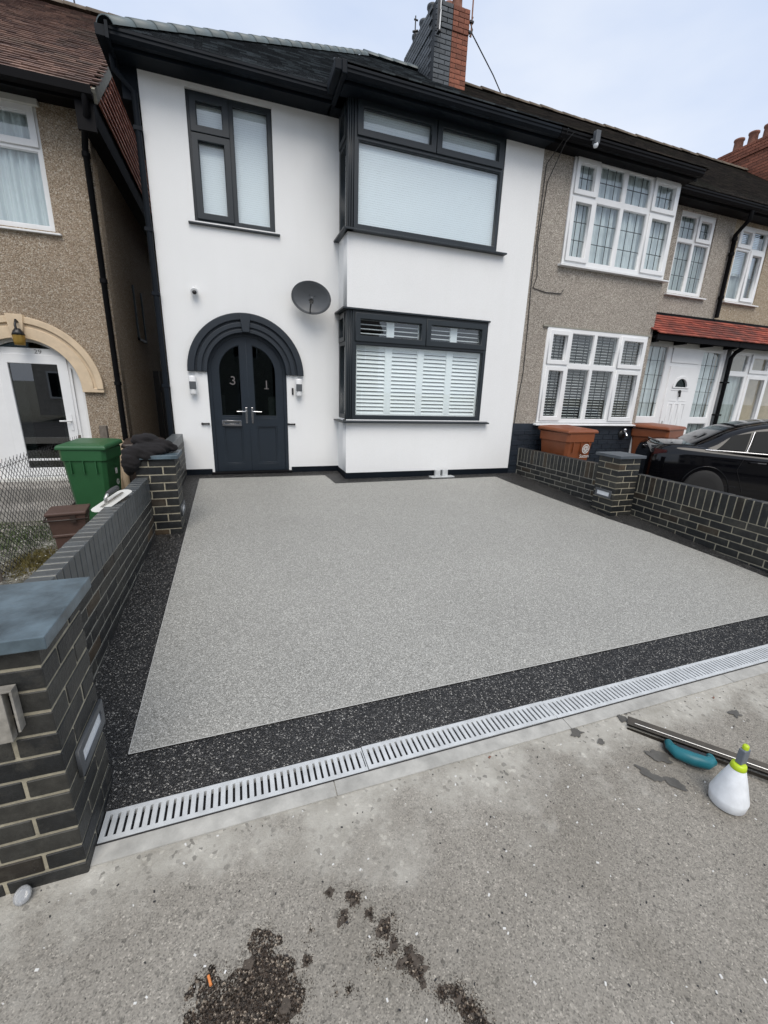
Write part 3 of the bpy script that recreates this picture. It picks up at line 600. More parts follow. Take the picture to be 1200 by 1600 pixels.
MB().tube([(0, 0, 0), (.01, 0, .28), (0, 0, .30), (.01, 0, 1.2)], .014, 8).obj('stick', 'white_upvc', ae); MB().box(-.03, .03, -.02, .08, -.02, .0).box(-.02, .02, -.01, .08, .28, .31).box(-.06, -.02, -.02, .0, .0, .9).obj('bracket', 'black_plastic', ae)
ae = thing('aerial', 'small black aerial clamp on the far pots of the chimney', 'aerial', (4.70, 3.6, 8.12))
MB().tube([(0, 0, 0), (0, 0, .36)], .012, 6).tube([(-.05, 0, .1), (.06, 0, .14)], .02, 6).tube([(-.03, 0, .3), (.05, 0, .3)], .016, 6).obj('clamp', 'black_plastic', ae)

# ------------------------------------------------------------------ neighbours on the right
def soffit_run(parent, x0, x1, yw, yf, z): eaves_front(parent, x0, x1, yw, yf, z, 'gutter_black')
rh = thing('terraced_house', 'grey pebbledashed house with white leaded windows, joined to the right of the white house', 'house')
XE = 7.83; UW = (5.665, 7.80, 3.22, 4.63); LW = (5.585, 7.72, .82, 2.31)
slabobj('wall', [rect(XP, XE, .80, 4.64), rect(*UW[:2], UW[2], 4.625), rect(*LW)], B, B+.2, 'pebbledash_grey', rh)
slabobj('plinth', [rect(XP+.0, XE, -.4, .80)], B-.01, B+.2, 'plinth_navy', rh)
for i in range(9):      # the brick plinth is coursed under its paint
    x = XP+.02+(.11 if i % 2 else 0)
    while x < XE-.2: brick(rh, (x+BL/2, B-.01, -.03+.085*i), (BL, .02, .072), 'plinth_navy'); x += .23
MB().box(XE-.2, XE, B+.2, .0, -.4, 4.64).obj('wall', 'pebbledash_grey', rh)
slabobj('wall', [rect(XE-.2, 9.98, 2.3, 4.66), rect(8.56, 9.47, 3.19, 4.53)], .0, .2, 'pebbledash_grey', rh)
MB().box(XP+.01, 10, 7.5, 7.7, -.3, 4.6).box(9.9, 10.05, .2, 7.5, -.3, 4.6).obj('party_wall', 'interior', rh); MB().box(XP+.01, 7.6, -.28, .21, 2.5, 2.65).box(XP+.01, 7.6, -.28, .21, -.3, -.1).box(XP+.01, 9.9, .22, 7.5, -.3, -.1).box(XP+.01, 9.9, .22, 7.5, 2.5, 2.65).box(XP+.01, 9.9, .2, 7.5, 4.55, 4.65).obj('floor', 'floor_dark', rh)
def lead4(w_, h_): return (3, max(2, round(h_/.29)))
x0, x1, z0, z1 = UW; cs4 = [5.72, 6.135, 6.67, 7.22, 7.74]
pn = []
zt = 4.115
for i in range(4):
    a, b = cs4[i]+.03*(i > 0), cs4[i+1]-.03*(i < 3); k = 's' if i in (0, 3) else 'f'
    pn += [(a, b, zt+.035, 4.565, k), (a, b, 3.275, zt-.035, k)]
wD = window(rh, x0, x1, z0, 4.63, B-.02, pn, 'white_upvc', sill=(x0-.05, x1+.09, .06), sash=.04, leads=lead4)
for k in range(5): a = x0+.05+(x1-x0-.1)*k/5; curtain(wD, a-.02, a+(x1-x0)/5, 3.26, 4.6, B+.085, 'net_curtain')
MB().box(x0-.0, x1+.05, B-.07, B+.0, 4.625, 4.665).obj('head_trim', 'white_old', wD)
x0, x1, z0, z1 = LW; cs4 = [5.64, 6.05, 6.57, 7.10, 7.66]; pn = []; zt = 1.74
for i in range(4):
    a, b = cs4[i]+.03*(i > 0), cs4[i+1]-.03*(i < 3); k = 's' if i in (0, 3) else 'f'
    pn += [(a, b, zt+.035, 2.25, k), (a, b, .875, zt-.035, k)]
wE = window(rh, x0, x1, z0, z1, B-.02, pn, 'white_upvc', sill=(x0-.05, x1+.09, .07), sash=.04, leads=lead4)
for (a, b, c, d, k) in pn:
    mb = MB(); z = c+.03
    while z < d-.02: mb.obox(((a+b)/2, B+.085, z), ((b-a)/2-.01, 0, 0), (0, .011, .004), (0, -.0005, .0012)); z += .046
    mb.obj('blind', 'blind_slat', wE, kind='stuff')
MB().box(x0+.02, x1, .55, .6, .6, 2.4).obj('dark_room_sheet', 'room_dark', rh)  # added dark backing: room gloom behind the blinds is put into its colour
MB().box(XP+.35, x1+.05, B-.03, B, 2.31, 2.335).obj('window_drip', 'mortar_grey', rh)
pn = [(8.61, 9.0, 4.10, 4.47, 'f'), (9.05, 9.42, 4.10, 4.47, 's'), (8.61, 9.0, 3.24, 4.05, 'f'), (9.05, 9.42, 3.24, 4.05, 'f')]
wF = window(rh, 8.56, 9.47, 3.19, 4.53, .03, pn, 'white_upvc', sill=(8.50, 9.56, .09), sash=.04, leads=lead4)
for k in range(3): curtain(wF, 8.6+.28*k, 8.9+.28*k, 3.2, 4.5, .13, 'net_grey')
# porch, door and side lights
YP = -.30
pn = [(8.005, 8.55, .93, 2.22, 'f'), (9.50, 10.02, .93, 2.19, 'f'), (8.005, 8.55, -.2, .82, 'f'), (9.50, 10.02, -.2, .82, 'f')]
slabobj('porch_wall', [rect(XE, 10.14, -.4, 2.34), rect(7.92, 10.08, -.3, 2.29)], YP, YP+.1, 'white_upvc', rh)
wG = window(rh, 7.92, 10.08, -.3, 2.29, YP+.01, pn+[(8.70, 9.37, -.22, 1.87, 'f'), (8.70, 9.37, 1.98, 2.2, 'f')], 'white_upvc', sash=.0, leads=None)
for (a, b, c, d, k) in pn:
    mb = MB()
    for i in (1, 2): xx = a+(b-a)*i/3; mb.box(xx-.004, xx+.004, YP+.036, YP+.046, c, d)
    nzc = 5 if d-c > 1 else 3
    for i in range(1, nzc): zz = c+(d-c)*i/nzc; mb.box(a, b, YP+.0355, YP+.0465, zz-.004, zz+.004)
    mb.obj('leading', 'lead_line', wG); curtain(wG, a-.02, b+.02, c-.03, d+.03, YP+.12, 'net_curtain' if c > 0 else 'net_grey', .11)
slabobj('transom_panel', [rect(8.67, 9.40, 1.95, 2.23)], YP-.005, YP+.05, 'white_upvc', wG, .006)
fan = [(8.86, 1.50)]+[(9.20, 1.50)]+arc(9.03, 1.50, .165, 0, 180, 14)[1:-1]
dG = slabobj('door', [rect(8.69, 9.38, -.22, 1.88), fan], YP-.012, YP+.04, 'white_upvc', rh, .005)
slabobj('fanlight_frame', [arc(9.03, 1.49, .215, 0, 180, 18), fan], YP-.03, YP-.01, 'white_upvc', dG, .006)
slabobj('pane', [fan], YP+.0, YP+.004, 'glass_dark', dG); MB().box(8.8, 9.26, YP-.025, YP-.012, 1.44, 1.465).box(8.80, 9.0, YP-.022, YP-.012, 1.24, 1.26).box(9.06, 9.26, YP-.022, YP-.012, 1.24, 1.26).obj('moulding', 'white_upvc', dG, bevel=.003)
for a, b in ((8.80, 8.92), (8.97, 9.09), (9.14, 9.26)): slabobj('door_panel', [rect(a, b, .62, 1.20), rect(a+.014, b-.014, .634, 1.186)], YP-.02, YP-.01, 'white_upvc', dG, .004)
MB().box(8.93, 9.12, YP-.026, YP-.012, .52, .60).obj('letterbox', 'rust_gold', dG); MB().box(8.73, 8.755, YP-.025, YP-.012, .62, .86).tube([(8.742, YP-.02, .78), (8.742, YP-.06, .78), (8.85, YP-.065, .775)], .01, 8).obj('handle', 'steel', dG)
MB().lathe([(.03, -.03), (.035, -.015), (.02, 0)], (9.03, YP-.01, 1.42), 12, 'y').tube([(9.03, YP-.04, 1.42), (9.03, YP-.045, 1.32)], .016, 8).obj('knocker', 'black_plastic', dG)
# canopy in red tiles over both porches
cn = link('canopy', None, rh); ysl, zsl = .0, 2.82; yfl, zfl = -.62, 2.36; ln = math.hypot(yfl-ysl, zsl-zfl)
MB().box(XE+.01, 9.97, -.02, .0, 2.3, 2.84).box(XE+.01, 9.97, -.56, -.0, 2.30, 2.34).box(XE+.01, 9.97, -.60, -.57, 2.27, 2.36).obj('canopy_board', 'gutter_black', cn)
MB().box(XE+.01, 9.97, YP-.03, YP+.03, 2.21, 2.295).obj('canopy_trim', 'white_old', cn)
for xx in (7.9, 8.6, 9.3, 9.95): MB().box(xx, xx+.05, -.55, YP-.03, 2.24, 2.30).obj('rafter_end', 'gutter_black', cn)
tiles('canopy_tiles', cn, (XE+.02, yfl, zfl), (1, 0, 0), (0, -yfl+ysl, zsl-zfl), 9.97-XE, ln, lambda u, v: True, 'tile_red', .165, .086, .016, jit=.003)
soffit_run(rh, 5.13, 7.86, B, -.70, 4.58); MB().box(5.13, 7.86, -.2, B, 4.60, 4.62).obj('soffit', 'gutter_black', rh); soffit_run(rh, 7.6, 10.0, .0, -.26, 4.58)
rr = MB(); rr.add([(XP, y0r, z0r), (10, y0r, z0r), (10, yr, zr), (XP, yr, zr)], [(0, 1, 2, 3)]); rr.add([(XP, 7.36, z0r), (10, 7.36, z0r), (10, yr, zr), (XP, yr, zr)], [(0, 1, 2, 3)])
rr.add([(XP, -.83, 4.69), (7.95, -.83, 4.69), (7.1, 1.4, z0r+SL*1.76), (XP, 1.4, z0r+SL*1.76)], [(0, 1, 2, 3)]); rr.add([(7.95, -.83, 4.69), (7.95, y0r, z0r), (7.1, 1.4, z0r+SL*1.76)], [(0, 1, 2)])
rroof = rr.obj('roof', 'tile_dull', rh)
tiles('roof_tiles', rroof, (XP, y0r, z0r), (1, 0, 0), (0, cs, SL*cs), 10-XP, 3.86/cs, lambda u, v: not (u < 2.6-v*cs*.42 and v*cs < 1.70), 'tile_dull')
tiles('roof_tiles', rroof, (XP, -.83, 4.69), (1, 0, 0), (0, c2, s2*c2), 2.8, 2.23/c2, lambda u, v: u < 2.8-v*c2*.38, 'tile_dull')
rmd = ridge_mesh(.11, .33, 'ridge_dull'); x = XP+.45
while x < 10: link('ridge_tile', rmd, rroof, loc=(x, yr, zr-.02+random.uniform(-.01, .01))); x += .31
MB().tube([(9.83, -.33, 4.58), (9.83, -.33, 4.45), (9.95, -.06, 4.30), (9.95, -.06, 2.86)], .038, 10).obj('downpipe', 'gutter_black', rh)
for z_ in (4.2, 3.95, 3.2): MB().lathe([(.05, 0), (.05, .05)], (9.95, -.06, z_), 10).obj('pipe_collar', 'gutter_black', rh)
MB().tube([(10.20, -.58, 2.30), (10.20, -.42, 2.2), (10.20, -.36, 2.1), (10.20, -.36, -.2)], .038, 10).obj('downpipe', 'gutter_black', rh)
for z_ in (1.62, .98): MB().box(10.13, 10.27, -.40, -.30, z_, z_+.03).obj('pipe_clip', 'gutter_black', rh)
MB().box(XE-.03, XE+.02, B-.03, B+.03, -.3, .78).obj('corner_trim', 'white_upvc', rh)
mb = MB(); mb.box(-.07, .07, -.05, 0, -.05, .0).box(-.06, .06, -.16, -.04, -.04, .0)
fl = thing('flood_light', 'small grey security light hanging from the gutter of the pebbledashed house', 'light', (5.66, -.88, 4.62)); fl.scale = (.75, .75, .75)
MB().box(-.05, .05, -.06, .03, -.08, .12).obj('body', 'dish_grey', fl, bevel=.01); MB().lathe([(.0, -.14), (.03, -.13), (.045, -.10), (.04, -.06)], (0, -.02, 0), 12).obj('lamp', 'lens_white', fl); MB().tube([(0, .0, .0), (-.12, -.01, -.03)], .012, 6).obj('arm', 'dish_grey', fl)
vt = thing('outside_vent', 'round black wall vent with a chrome tap on the dark plinth beside the pier', 'vent', (7.53, B-.02, .62))
MB().lathe([(.0, -.03), (.075, -.03), (.085, .0), (.085, .01)], (0, 0, 0), 20, 'y').obj('cover', 'black_plastic', vt); MB().tube([(0, -.03, .02), (0, -.09, .03), (0, -.11, -.02)], .022, 10).lathe([(.01, .03), (.035, .04), (.035, .08), (.01, .09)], (0, -.05, .02), 12).obj('tap', 'chrome', vt)
# the next house
nh = thing('terraced_house', 'warm coloured pebbledashed house at the right edge with a white porch', 'house')
slabobj('wall', [rect(9.98, 15.0, 2.3, 4.66), rect(10.14, 11.03, 3.20, 4.52), rect(11.6, 13.6, 3.2, 4.55)], .003, .2, 'pebbledash_warm', nh)
pn = [(10.19, 10.56, 4.16, 4.47, 's'), (10.61, 10.98, 4.16, 4.47, 'f'), (10.19, 10.56, 3.25, 4.11, 'f'), (10.61, 10.98, 3.25, 4.11, 's')]
wH = window(nh, 10.14, 11.03, 3.20, 4.52, .03, pn, 'white_upvc', sill=(10.08, 11.1, .09), sash=.045)
saw(wH, 10.17, 11.0, 3.7, 4.5, .14, .03, .012, 'net_grey'); curtain(wH, 10.17, 11.0, 3.2, 3.75, .2, 'net_grey')
wI = window(nh, 11.6, 13.6, 3.2, 4.55, .03, [(11.66, 12.2, 3.26, 4.49, 'f'), (12.26, 12.94, 3.26, 4.49, 'f'), (13.0, 13.54, 3.26, 4.49, 'f')], 'white_upvc', sill=(11.55, 13.65, .09)); curtain(wI, 11.63, 13.57, 3.2, 4.5, .14, 'net_grey')
slabobj('porch_wall', [rect(10.27, 14.5, -.4, 2.3), rect(10.30, 14.4, -.3, 2.24)], YP, YP+.1, 'white_upvc', nh)
pn = [(10.33, 10.84, .5, 1.78, 'f'), (10.33, 10.84, 1.86, 2.19, 'f'), (10.93, 11.52, .1, 1.78, 's'), (10.93, 11.52, 1.86, 2.19, 's'), (11.6, 12.2, .5, 1.78, 'f'), (11.6, 12.2, 1.86, 2.19, 'f'), (12.3, 14.3, .5, 2.19, 'f')]
wJ = window(nh, 10.30, 14.4, -.3, 2.24, YP+.01, pn, 'white_upvc')
MB().box(10.3, 14.4, .15, .19, -.3, 2.3).obj('inner_wall', 'cream_paint', nh); curtain(wJ, 10.33, 10.9, .3, 1.8, YP+.12, 'net_grey')
MB().box(9.98, 15, -.02, .0, 2.3, 2.84).box(9.98, 15, -.56, -.0, 2.30, 2.34).box(9.98, 15, -.60, -.57, 2.27, 2.36).obj('canopy_board', 'gutter_black', nh); MB().box(10.28, 15, YP-.03, YP+.03, 2.235, 2.295).obj('canopy_trim', 'white_old', nh)
tiles('canopy_tiles', nh, (9.985, yfl, zfl), (1, 0, 0), (0, -yfl+ysl, zsl-zfl), 5.0, ln, lambda u, v: True, 'tile_red', .165, .086, .016, jit=.003)
soffit_run(nh, 10.01, 15, .0, -.26, 4.58)
rr = MB(); rr.add([(10, y0r, z0r), (15.2, y0r, z0r), (15.2, yr, zr), (10, yr, zr)], [(0, 1, 2, 3)]); rr.add([(10, 7.36, z0r), (15.2, 7.36, z0r), (15.2, yr, zr), (10, yr, zr)], [(0, 1, 2, 3)]); nroof = rr.obj('roof', 'tile_dull', nh)
tiles('roof_tiles', nroof, (10, y0r, z0r), (1, 0, 0), (0, cs, SL*cs), 5.2, 3.86/cs, lambda u, v: True, 'tile_dull')
x = 10.02
while x < 15: link('ridge_tile', rmd, nroof, loc=(x, yr, zr-.02+random.uniform(-.01, .01))); x += .31
MB().box(15, 15.2, .2, 7.36, -.3, 4.7).box(10.06, 15, 7.3, 7.36, -.3, 4.7).box(10.06, 15, .22, 7.3, 2.5, 2.6).obj('party_wall', 'interior', nh)
c3 = link('chimney', None, nh, loc=(14.8, 2.2, 6.2)); MB().box(.005, .7, .0, 2.15, 0, 2.0).obj('chimney_mortar', 'chimney_mortar_red', c3)
for i in range(26):
    y = .0 if i % 2 else -.11; ou = .04 if i in (22, 23, 24, 25) else 0
    while y < 2.14:
        l = min(.225, 2.16-max(y, 0)); a = max(y, 0); l = min(y+.225, 2.16)-a
        if l > .03: brick(c3, (.05-ou, a+l/2, .0375+.077*i), (.11, l-.01, .067), 'chimney_red')
        y += .225
for k in range(5): MB().lathe([(.12, 0), (.115, .1), (.11, .3), (.13, .32), (.13, .36), (.11, .37), (.09, .3)], (.25, .3+.38*k, 2.0), 14).obj('chimney_pot', 'terracotta', c3)

# ------------------------------------------------------------------ left neighbour
lh = thing('end_house', 'buff pebbledashed house on the left with a cream arch over its white door, number 29', 'house', (0, 0, 0))
YL = .68; AL = (-1.80, 1.145)
op = [(-2.42, -.14), (-1.18, -.14)]+arc(*AL, .62, 0, 180)
slabobj('wall', [rect(-6, -.70, -.6, 4.42), op, rect(-2.75, -1.215, 3.05, 4.385)], YL, YL+.22, 'pebbledash_buff', lh)
MB().box(-.92, -.70, YL+.22, 9, -.6, 4.30).obj('side_wall', 'pebbledash_buff', lh); MB().box(-6, -5.8, YL+.22, 9, -.6, 4.3).box(-6, -.7, 9, 9.2, -.6, 4.4).obj('rear_wall', 'interior', lh)
MB().box(-5.8, -.92, YL+.22, 9, 2.4, 2.55).box(-5.8, -.92, YL+.22, 9, 4.38, 4.42).box(-5.8, -.92, YL+.22, 9, -.6, -.14).obj('floor', 'floor_dark', lh)
pn = [(-2.70, -1.98, 3.10, 3.88, 's'), (-2.70, -1.98, 3.95, 4.33, 's'), (-1.92, -1.265, 3.10, 3.88, 's'), (-1.92, -1.265, 3.95, 4.33, 's')]
pn = [(-2.70, -1.95, 3.10, 4.33, 'f'), (-1.90, -1.265, 3.10, 3.90, 'f'), (-1.90, -1.265, 3.95, 4.33, 's')]
wK = window(lh, -2.75, -1.215, 3.05, 4.385, YL+.03, pn, 'white_upvc', sill=(-2.8, -1.15, .08), sash=.05)
MB().box(-2.8, -1.18, YL-.05, YL+.03, 4.34, 4.40).obj('lintel_trim', 'white_old', lh)
for k in range(4): curtain(wK, -2.73+.37*k, -2.35+.37*k, 3.07, 4.37, YL+.14, 'net_curtain', .08)
ls = slabobj('door_surround', [arc(*AL, .86, 0, 180, 40)+arc(*AL, .625, 180, 0, 40)], YL-.03, YL+.02, 'cream_paint', lh, .004)
slabobj('moulding', [arc(*AL, .865, 0, 180, 40)+arc(*AL, .80, 180, 0, 40)], YL-.055, YL-.03, 'cream_paint', ls, .008); slabobj('moulding', [arc(*AL, .745, 0, 180, 40)+arc(*AL, .615, 180, 0, 40)], YL-.045, YL-.03, 'cream_paint', ls, .006)
MB().box(-1.19, -.93, YL-.05, YL+.0, 1.09, 1.15).box(-2.67, -2.41, YL-.05, YL, 1.09, 1.15).obj('impost', 'cream_paint', ls, bevel=.008)
slabobj('keystone', [[(-1.855, 1.74), (-1.745, 1.74), (-1.715, 2.03), (-1.885, 2.03)]], YL-.085, YL, 'cream_paint', ls, .006)
MB().box(-1.17, -.72, YL-.012, YL, -.6, .42).box(-4, -2.43, YL-.012, YL, -.6, .42).obj('plinth', 'cream_paint', lh)
fr = [(-2.42, -.12), (-1.18, -.12)]+arc(*AL, .62, 0, 180)
gl = [rect(-2.13, -1.35, -.08, 1.56), [p for p in [(-2.16, 1.63), (-1.44, 1.63)]+[q_ for q_ in arc(*AL, .575, 60, 120, 14) if q_[1] > 1.64]], [(-1.32, -.08), (-1.225, -.08), (-1.225, 1.15), (-1.24, 1.28), (-1.32, 1.43)]]
gl[1] = [(-2.10, 1.64), (-1.50, 1.64)]+arc(*AL, .575, 58, 122, 14)
df = slabobj('door_frame', [fr]+gl, YL+.06, YL+.13, 'white_upvc', lh, .004)
slabobj('pane', [gl[1]], YL+.09, YL+.094, 'glass_dark', df); slabobj('side_panel', [gl[2]], YL+.085, YL+.11, 'white_upvc', df)
ld = slabobj('door', [rect(-2.125, -1.355, -.075, 1.555), rect(-2.02, -1.46, .02, 1.45)], YL+.045, YL+.1, 'white_upvc', lh, .006)
MB().box(-2.02, -1.46, YL+.07, YL+.074, .02, 1.45).obj('pane', 'glass_dark', ld); MB().box(-2.0, -1.47, YL+.055, YL+.068, .13, .16).obj('glazing_bar', 'white_upvc', ld)
MB().box(-1.42, -1.39, YL+.03, YL+.045, .56, .78).obj('handle_plate', 'white_upvc', ld); MB().tube([(-1.405, YL+.03, .69), (-1.405, YL-.01, .69), (-1.53, YL-.015, .69)], .011, 8).obj('handle', 'white_upvc', ld)
textobj('number', '29', .075, 'lead_line', df, (-1.66, YL+.057, 1.575), sx=1.2)
MB().box(-2.45, -1.15, YL-.08, YL+.06, -.16, -.11).obj('threshold', 'white_old', lh)
MB().box(-2.2, -2.05, YL+.5, YL+.55, -.1, 2.2).box(-1.78, -1.72, YL+.9, YL+.95, -.1, 2.1).obj('hall_panel', 'white_old', lh)
wl = thing('wall_lantern', 'old black wall lantern with amber glass under the cream keystone', 'lantern', (-1.77, YL-.13, 1.72))
MB().tube([(0, .05, .22), (.0, .0, .24), (.0, -.04, .18), (0, -.03, .1)], .014, 8).lathe([(.03, .08), (.06, .04), (.075, .0), (.07, -.0)], (0, 0, .06), 8).obj('bracket', 'black_plastic', wl); MB().lathe([(.07, .06), (.066, -.02), (.058, -.06), (.0, -.06)], (0, 0, 0), 8).obj('glass_shade', 'rust_gold', wl); MB().box(-.03, .03, .045, .06, .1, .3).obj('back_plate', 'black_plastic', wl)
# eaves and roof of the left house
MB().box(-6, -.53, .34, YL+.03, 4.40, 4.42).box(-6, -.53, .31, .34, 4.33, 4.45).obj('fascia', 'gutter_black', lh)
MB().extr([(.31, 4.45), (.30, 4.36), (.26, 4.34), (.21, 4.37), (.20, 4.45), (.215, 4.45), (.23, 4.39), (.28, 4.38)], -6, -.52).obj('gutter', 'gutter_black', lh)
MB().box(-.70, -.53, .34, 6.9, 4.12, 4.40).box(-.72, -.53, .30, .34, 4.05, 4.45).obj('barge_soffit', 'gutter_black', lh)
MB().tube([(-.60, .25, 4.38), (-.60, .27, 4.22), (-.70, .50, 4.10), (-.745, .62, 4.0), (-.745, .62, -.5)], .036, 10).obj('downpipe', 'gutter_black', lh)
for z_ in (3.9, 2.5, 1.2): MB().lathe([(.047, 0), (.047, .05)], (-.745, .62, z_), 10).obj('pipe_collar', 'gutter_black', lh)
MB().tube([(-.80, .60, .42), (-.80, .60, -.5)], .05, 10).obj('downpipe', 'cream_paint', lh)
SLL = .775; ylr = 3.6; zl0, yl0 = 4.46, .28
zlr = zl0+SLL*(ylr-yl0); cl = 1/math.sqrt(1+SLL*SLL)
lr = MB(); lr.add([(-6, yl0, zl0), (-.53, yl0, zl0), (-.53, ylr, zlr), (-6, ylr, zlr)], [(0, 1, 2, 3)]); lr.add([(-6, 2*ylr-yl0, zl0), (-.53, 2*ylr-yl0, zl0), (-.53, ylr, zlr), (-6, ylr, zlr)], [(0, 1, 2, 3)]); lroof = lr.obj('roof', 'tile_brown', lh)
tiles('roof_tiles', lroof, (-4.5, yl0-.02, zl0-.01), (1, 0, 0), (0, cl, SLL*cl), 3.98, 3.36/cl, lambda u, v: u < 3.97, 'tile_brown', .165, .1, .018, jit=.009)
rml = ridge_mesh(.12, .34, 'ridge_dull'); x = -4.5
while x < -.6: link('ridge_tile', rml, lroof, loc=(x, ylr, zlr-.0)); x += .31
mb = MB(); d_ = Vector((0, cl, SLL*cl)); nn = Vector((0, -SLL*cl, cl)); c_ = Vector((-.515, (yl0+ylr)/2, (zl0+zlr)/2))-nn*.05; mb.obox(c_-nn*.02, (.018, 0, 0), d_*(3.32/cl/2), nn*.065); mb.obj('verge_mortar', 'mortar_grey', lh)
tiles('hung_tiles', lh, (-.53, .36, 4.40), (0, 1, 0), (0, 0, 1), 6.6, 2.6, lambda u, v: v < SLL*min(u-.12, 6.5-u) , 'tile_hung', .165, .1, .02, jit=.002, ov=.33)
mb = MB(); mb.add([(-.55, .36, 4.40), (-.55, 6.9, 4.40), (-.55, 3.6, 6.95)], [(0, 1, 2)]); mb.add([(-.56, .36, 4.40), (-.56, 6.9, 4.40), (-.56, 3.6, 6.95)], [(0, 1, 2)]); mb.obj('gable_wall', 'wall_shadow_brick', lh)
slw = link('side_window', None, lh)
MB().box(-.705, -.67, 2.2, 2.24, 1.95, 2.8).box(-.705, -.67, 2.2, 2.9, 1.95, 1.99).box(-.705, -.67, 2.86, 2.9, 1.95, 2.8).obj('frame', 'anthracite', slw)
# alley gate at the back
t = thing('alley_gate', 'dark timber gate at the far end of the alley beside the white house', 'gate', (-.69, 3.2, -.42))
for k in range(6): MB().box(.005+.113*k, .113*(k+1)-.005, 0, .022, 0, 1.9).obj('board', 'black_plastic', t)
MB().box(0, .68, .022, .05, .3, .4).box(0, .68, .022, .05, 1.5, 1.6).obj('rail', 'black_plastic', t)

# ------------------------------------------------------------------ fixtures on the white wall
t = thing('satellite_dish', 'grey oval satellite dish on the white wall beside the bay', 'satellite dish', (1.875, -.21, 2.425)); t.rotation_euler = (R(8), R(8), R(-14))
mb = MB(); rings = []
for i in range(9):
    r_ = i/8; rings.append([Vector((.262*r_*math.cos(a), -.055*r_*r_+.03, .198*r_*math.sin(a)+(-.0))) for a in [2*math.pi*k/36 for k in range(36)]])
mb.loft(rings, True, False); mb.tube([Vector((.262*math.cos(a), -.025, .198*math.sin(a))) for a in [2*math.pi*k/36 for k in range(37)]], .006, 6, caps=False); do = mb.obj('dish', 'dish_grey', t)
so = do.modifiers.new('thick', 'SOLIDIFY'); so.thickness = .003
MB().tube([(-.0, .04, -.19), (.01, -.12, -.14), (.02, -.17, -.06)], .009, 8).box(-.0, .045, -.2, -.13, -.07, -.02).obj('feed_arm', 'black_plastic', t)
MB().lathe([(.02, -.02), (.024, 0), (.024, .06)], (.02, -.18, -.05), 12, 'y').obj('receiver', 'steel', t)
MB().tube([(0, .05, 0), (-.1, .1, 0), (-.24, .15, .01)], .018, 8).box(-.28, -.23, .12, .2, -.05, .05).box(-.29, -.22, .16, .2, -.015, .01).obj('wall_mount', 'black_plastic', t)
for a, b in ((-.03, .03), (.04, .03), (-.03, -.03)): MB().lathe([(.006, -.004), (.006, .004)], (a, .024, b), 8, 'y').obj('bolt', 'black_plastic', t)
t = thing('camera', 'round white security camera with black lens above the arched door', 'camera', (.40, -.0, 2.385))
MB().tube([(0, 0, .02), (0, -.05, .01), (.004, -.09, -.008)], [.03, .047, .045], 16).obj('body', 'white_upvc', t); MB().lathe([(0, -.100), (.022, -.098), (.027, -.088), (.027, -.08)], (.004, 0, -.008), 20, 'y').obj('lens', 'black_plastic', t)
def up_light(x, z, label):
    t = thing('wall_lamp', label, 'wall lamp', (x, 0, z), 0, 'white wall lamps either side of the door'); t.scale = (1.25, 1, 1.4)
    MB().box(-.03, .03, -.02, 0, -.05, .05).obj('back_plate', 'white_upvc', t); MB().lathe([(.001, -.09), (.034, -.085), (.038, -.075), (.038, .075), (.034, .085), (.001, .09)], (0, -.055, 0), 20).obj('body', 'white_upvc', t)
    MB().box(-.033, .033, -.098, -.06, -.035, .035).obj('shade_grille', 'dish_grey', t, bevel=.004)
up_light(.285, 1.235, 'white wall lamp with grey panel, left of the arched door'); up_light(1.70, 1.25, 'white wall lamp with grey panel, right of the arched door')
t = thing('doorbell', 'small black video doorbell between the door and the right hand wall lamp', 'doorbell', (1.615, 0, 1.195)); MB().box(-.013, .013, -.022, 0, -.05, .05).obj('body', 'black_plastic', t, bevel=.01); MB().lathe([(0, -.026), (.007, -.025), (.009, -.02)], (0, 0, .025), 12, 'y').obj('lens', 'car_glass', t)
for x, s_, lb in ((.40, 1, 'black door stay on the white wall, left of the double doors'), (1.585, -1, 'black door stay on the white wall, right of the double doors')):
    t = thing('door_stay', lb, 'door stay', (x, 0, .722), 0, 'door stays beside the double doors'); MB().box(-.055, .055, -.03, -.014, -.011, .011).obj('arm', 'black_plastic', t, bevel=.004); MB().box(-.055, -.03, -.014, .0, -.014, .014).box(.035, .05, -.05, -.014, -.013, .013).obj('mount', 'black_plastic', t)
t = thing('post_base', 'grey metal post base with two stubs standing at the foot of the bay', 'post base', (3.84, -.59, GZ(-.59)))
MB().box(-.20, .20, -.07, .06, 0, .012).obj('base_plate', 'galvanised', t)
for k in (-1, 1): MB().box(k*.065-.045, k*.065+.045, -.0, .05, .012, .11).obj('stub', 'galvanised', t, bevel=.004)
t = thing('garden_lamp', 'small white lamp head poking over the right wall beside the slate capped pier', 'lamp', (5.43, -2.22, .40))
MB().lathe([(.0, .035), (.02, .033), (.036, .018), (.04, .0), (.03, -.004), (.012, -.01), (.01, -.15)], n=20).obj('head', 'lens_white', t)
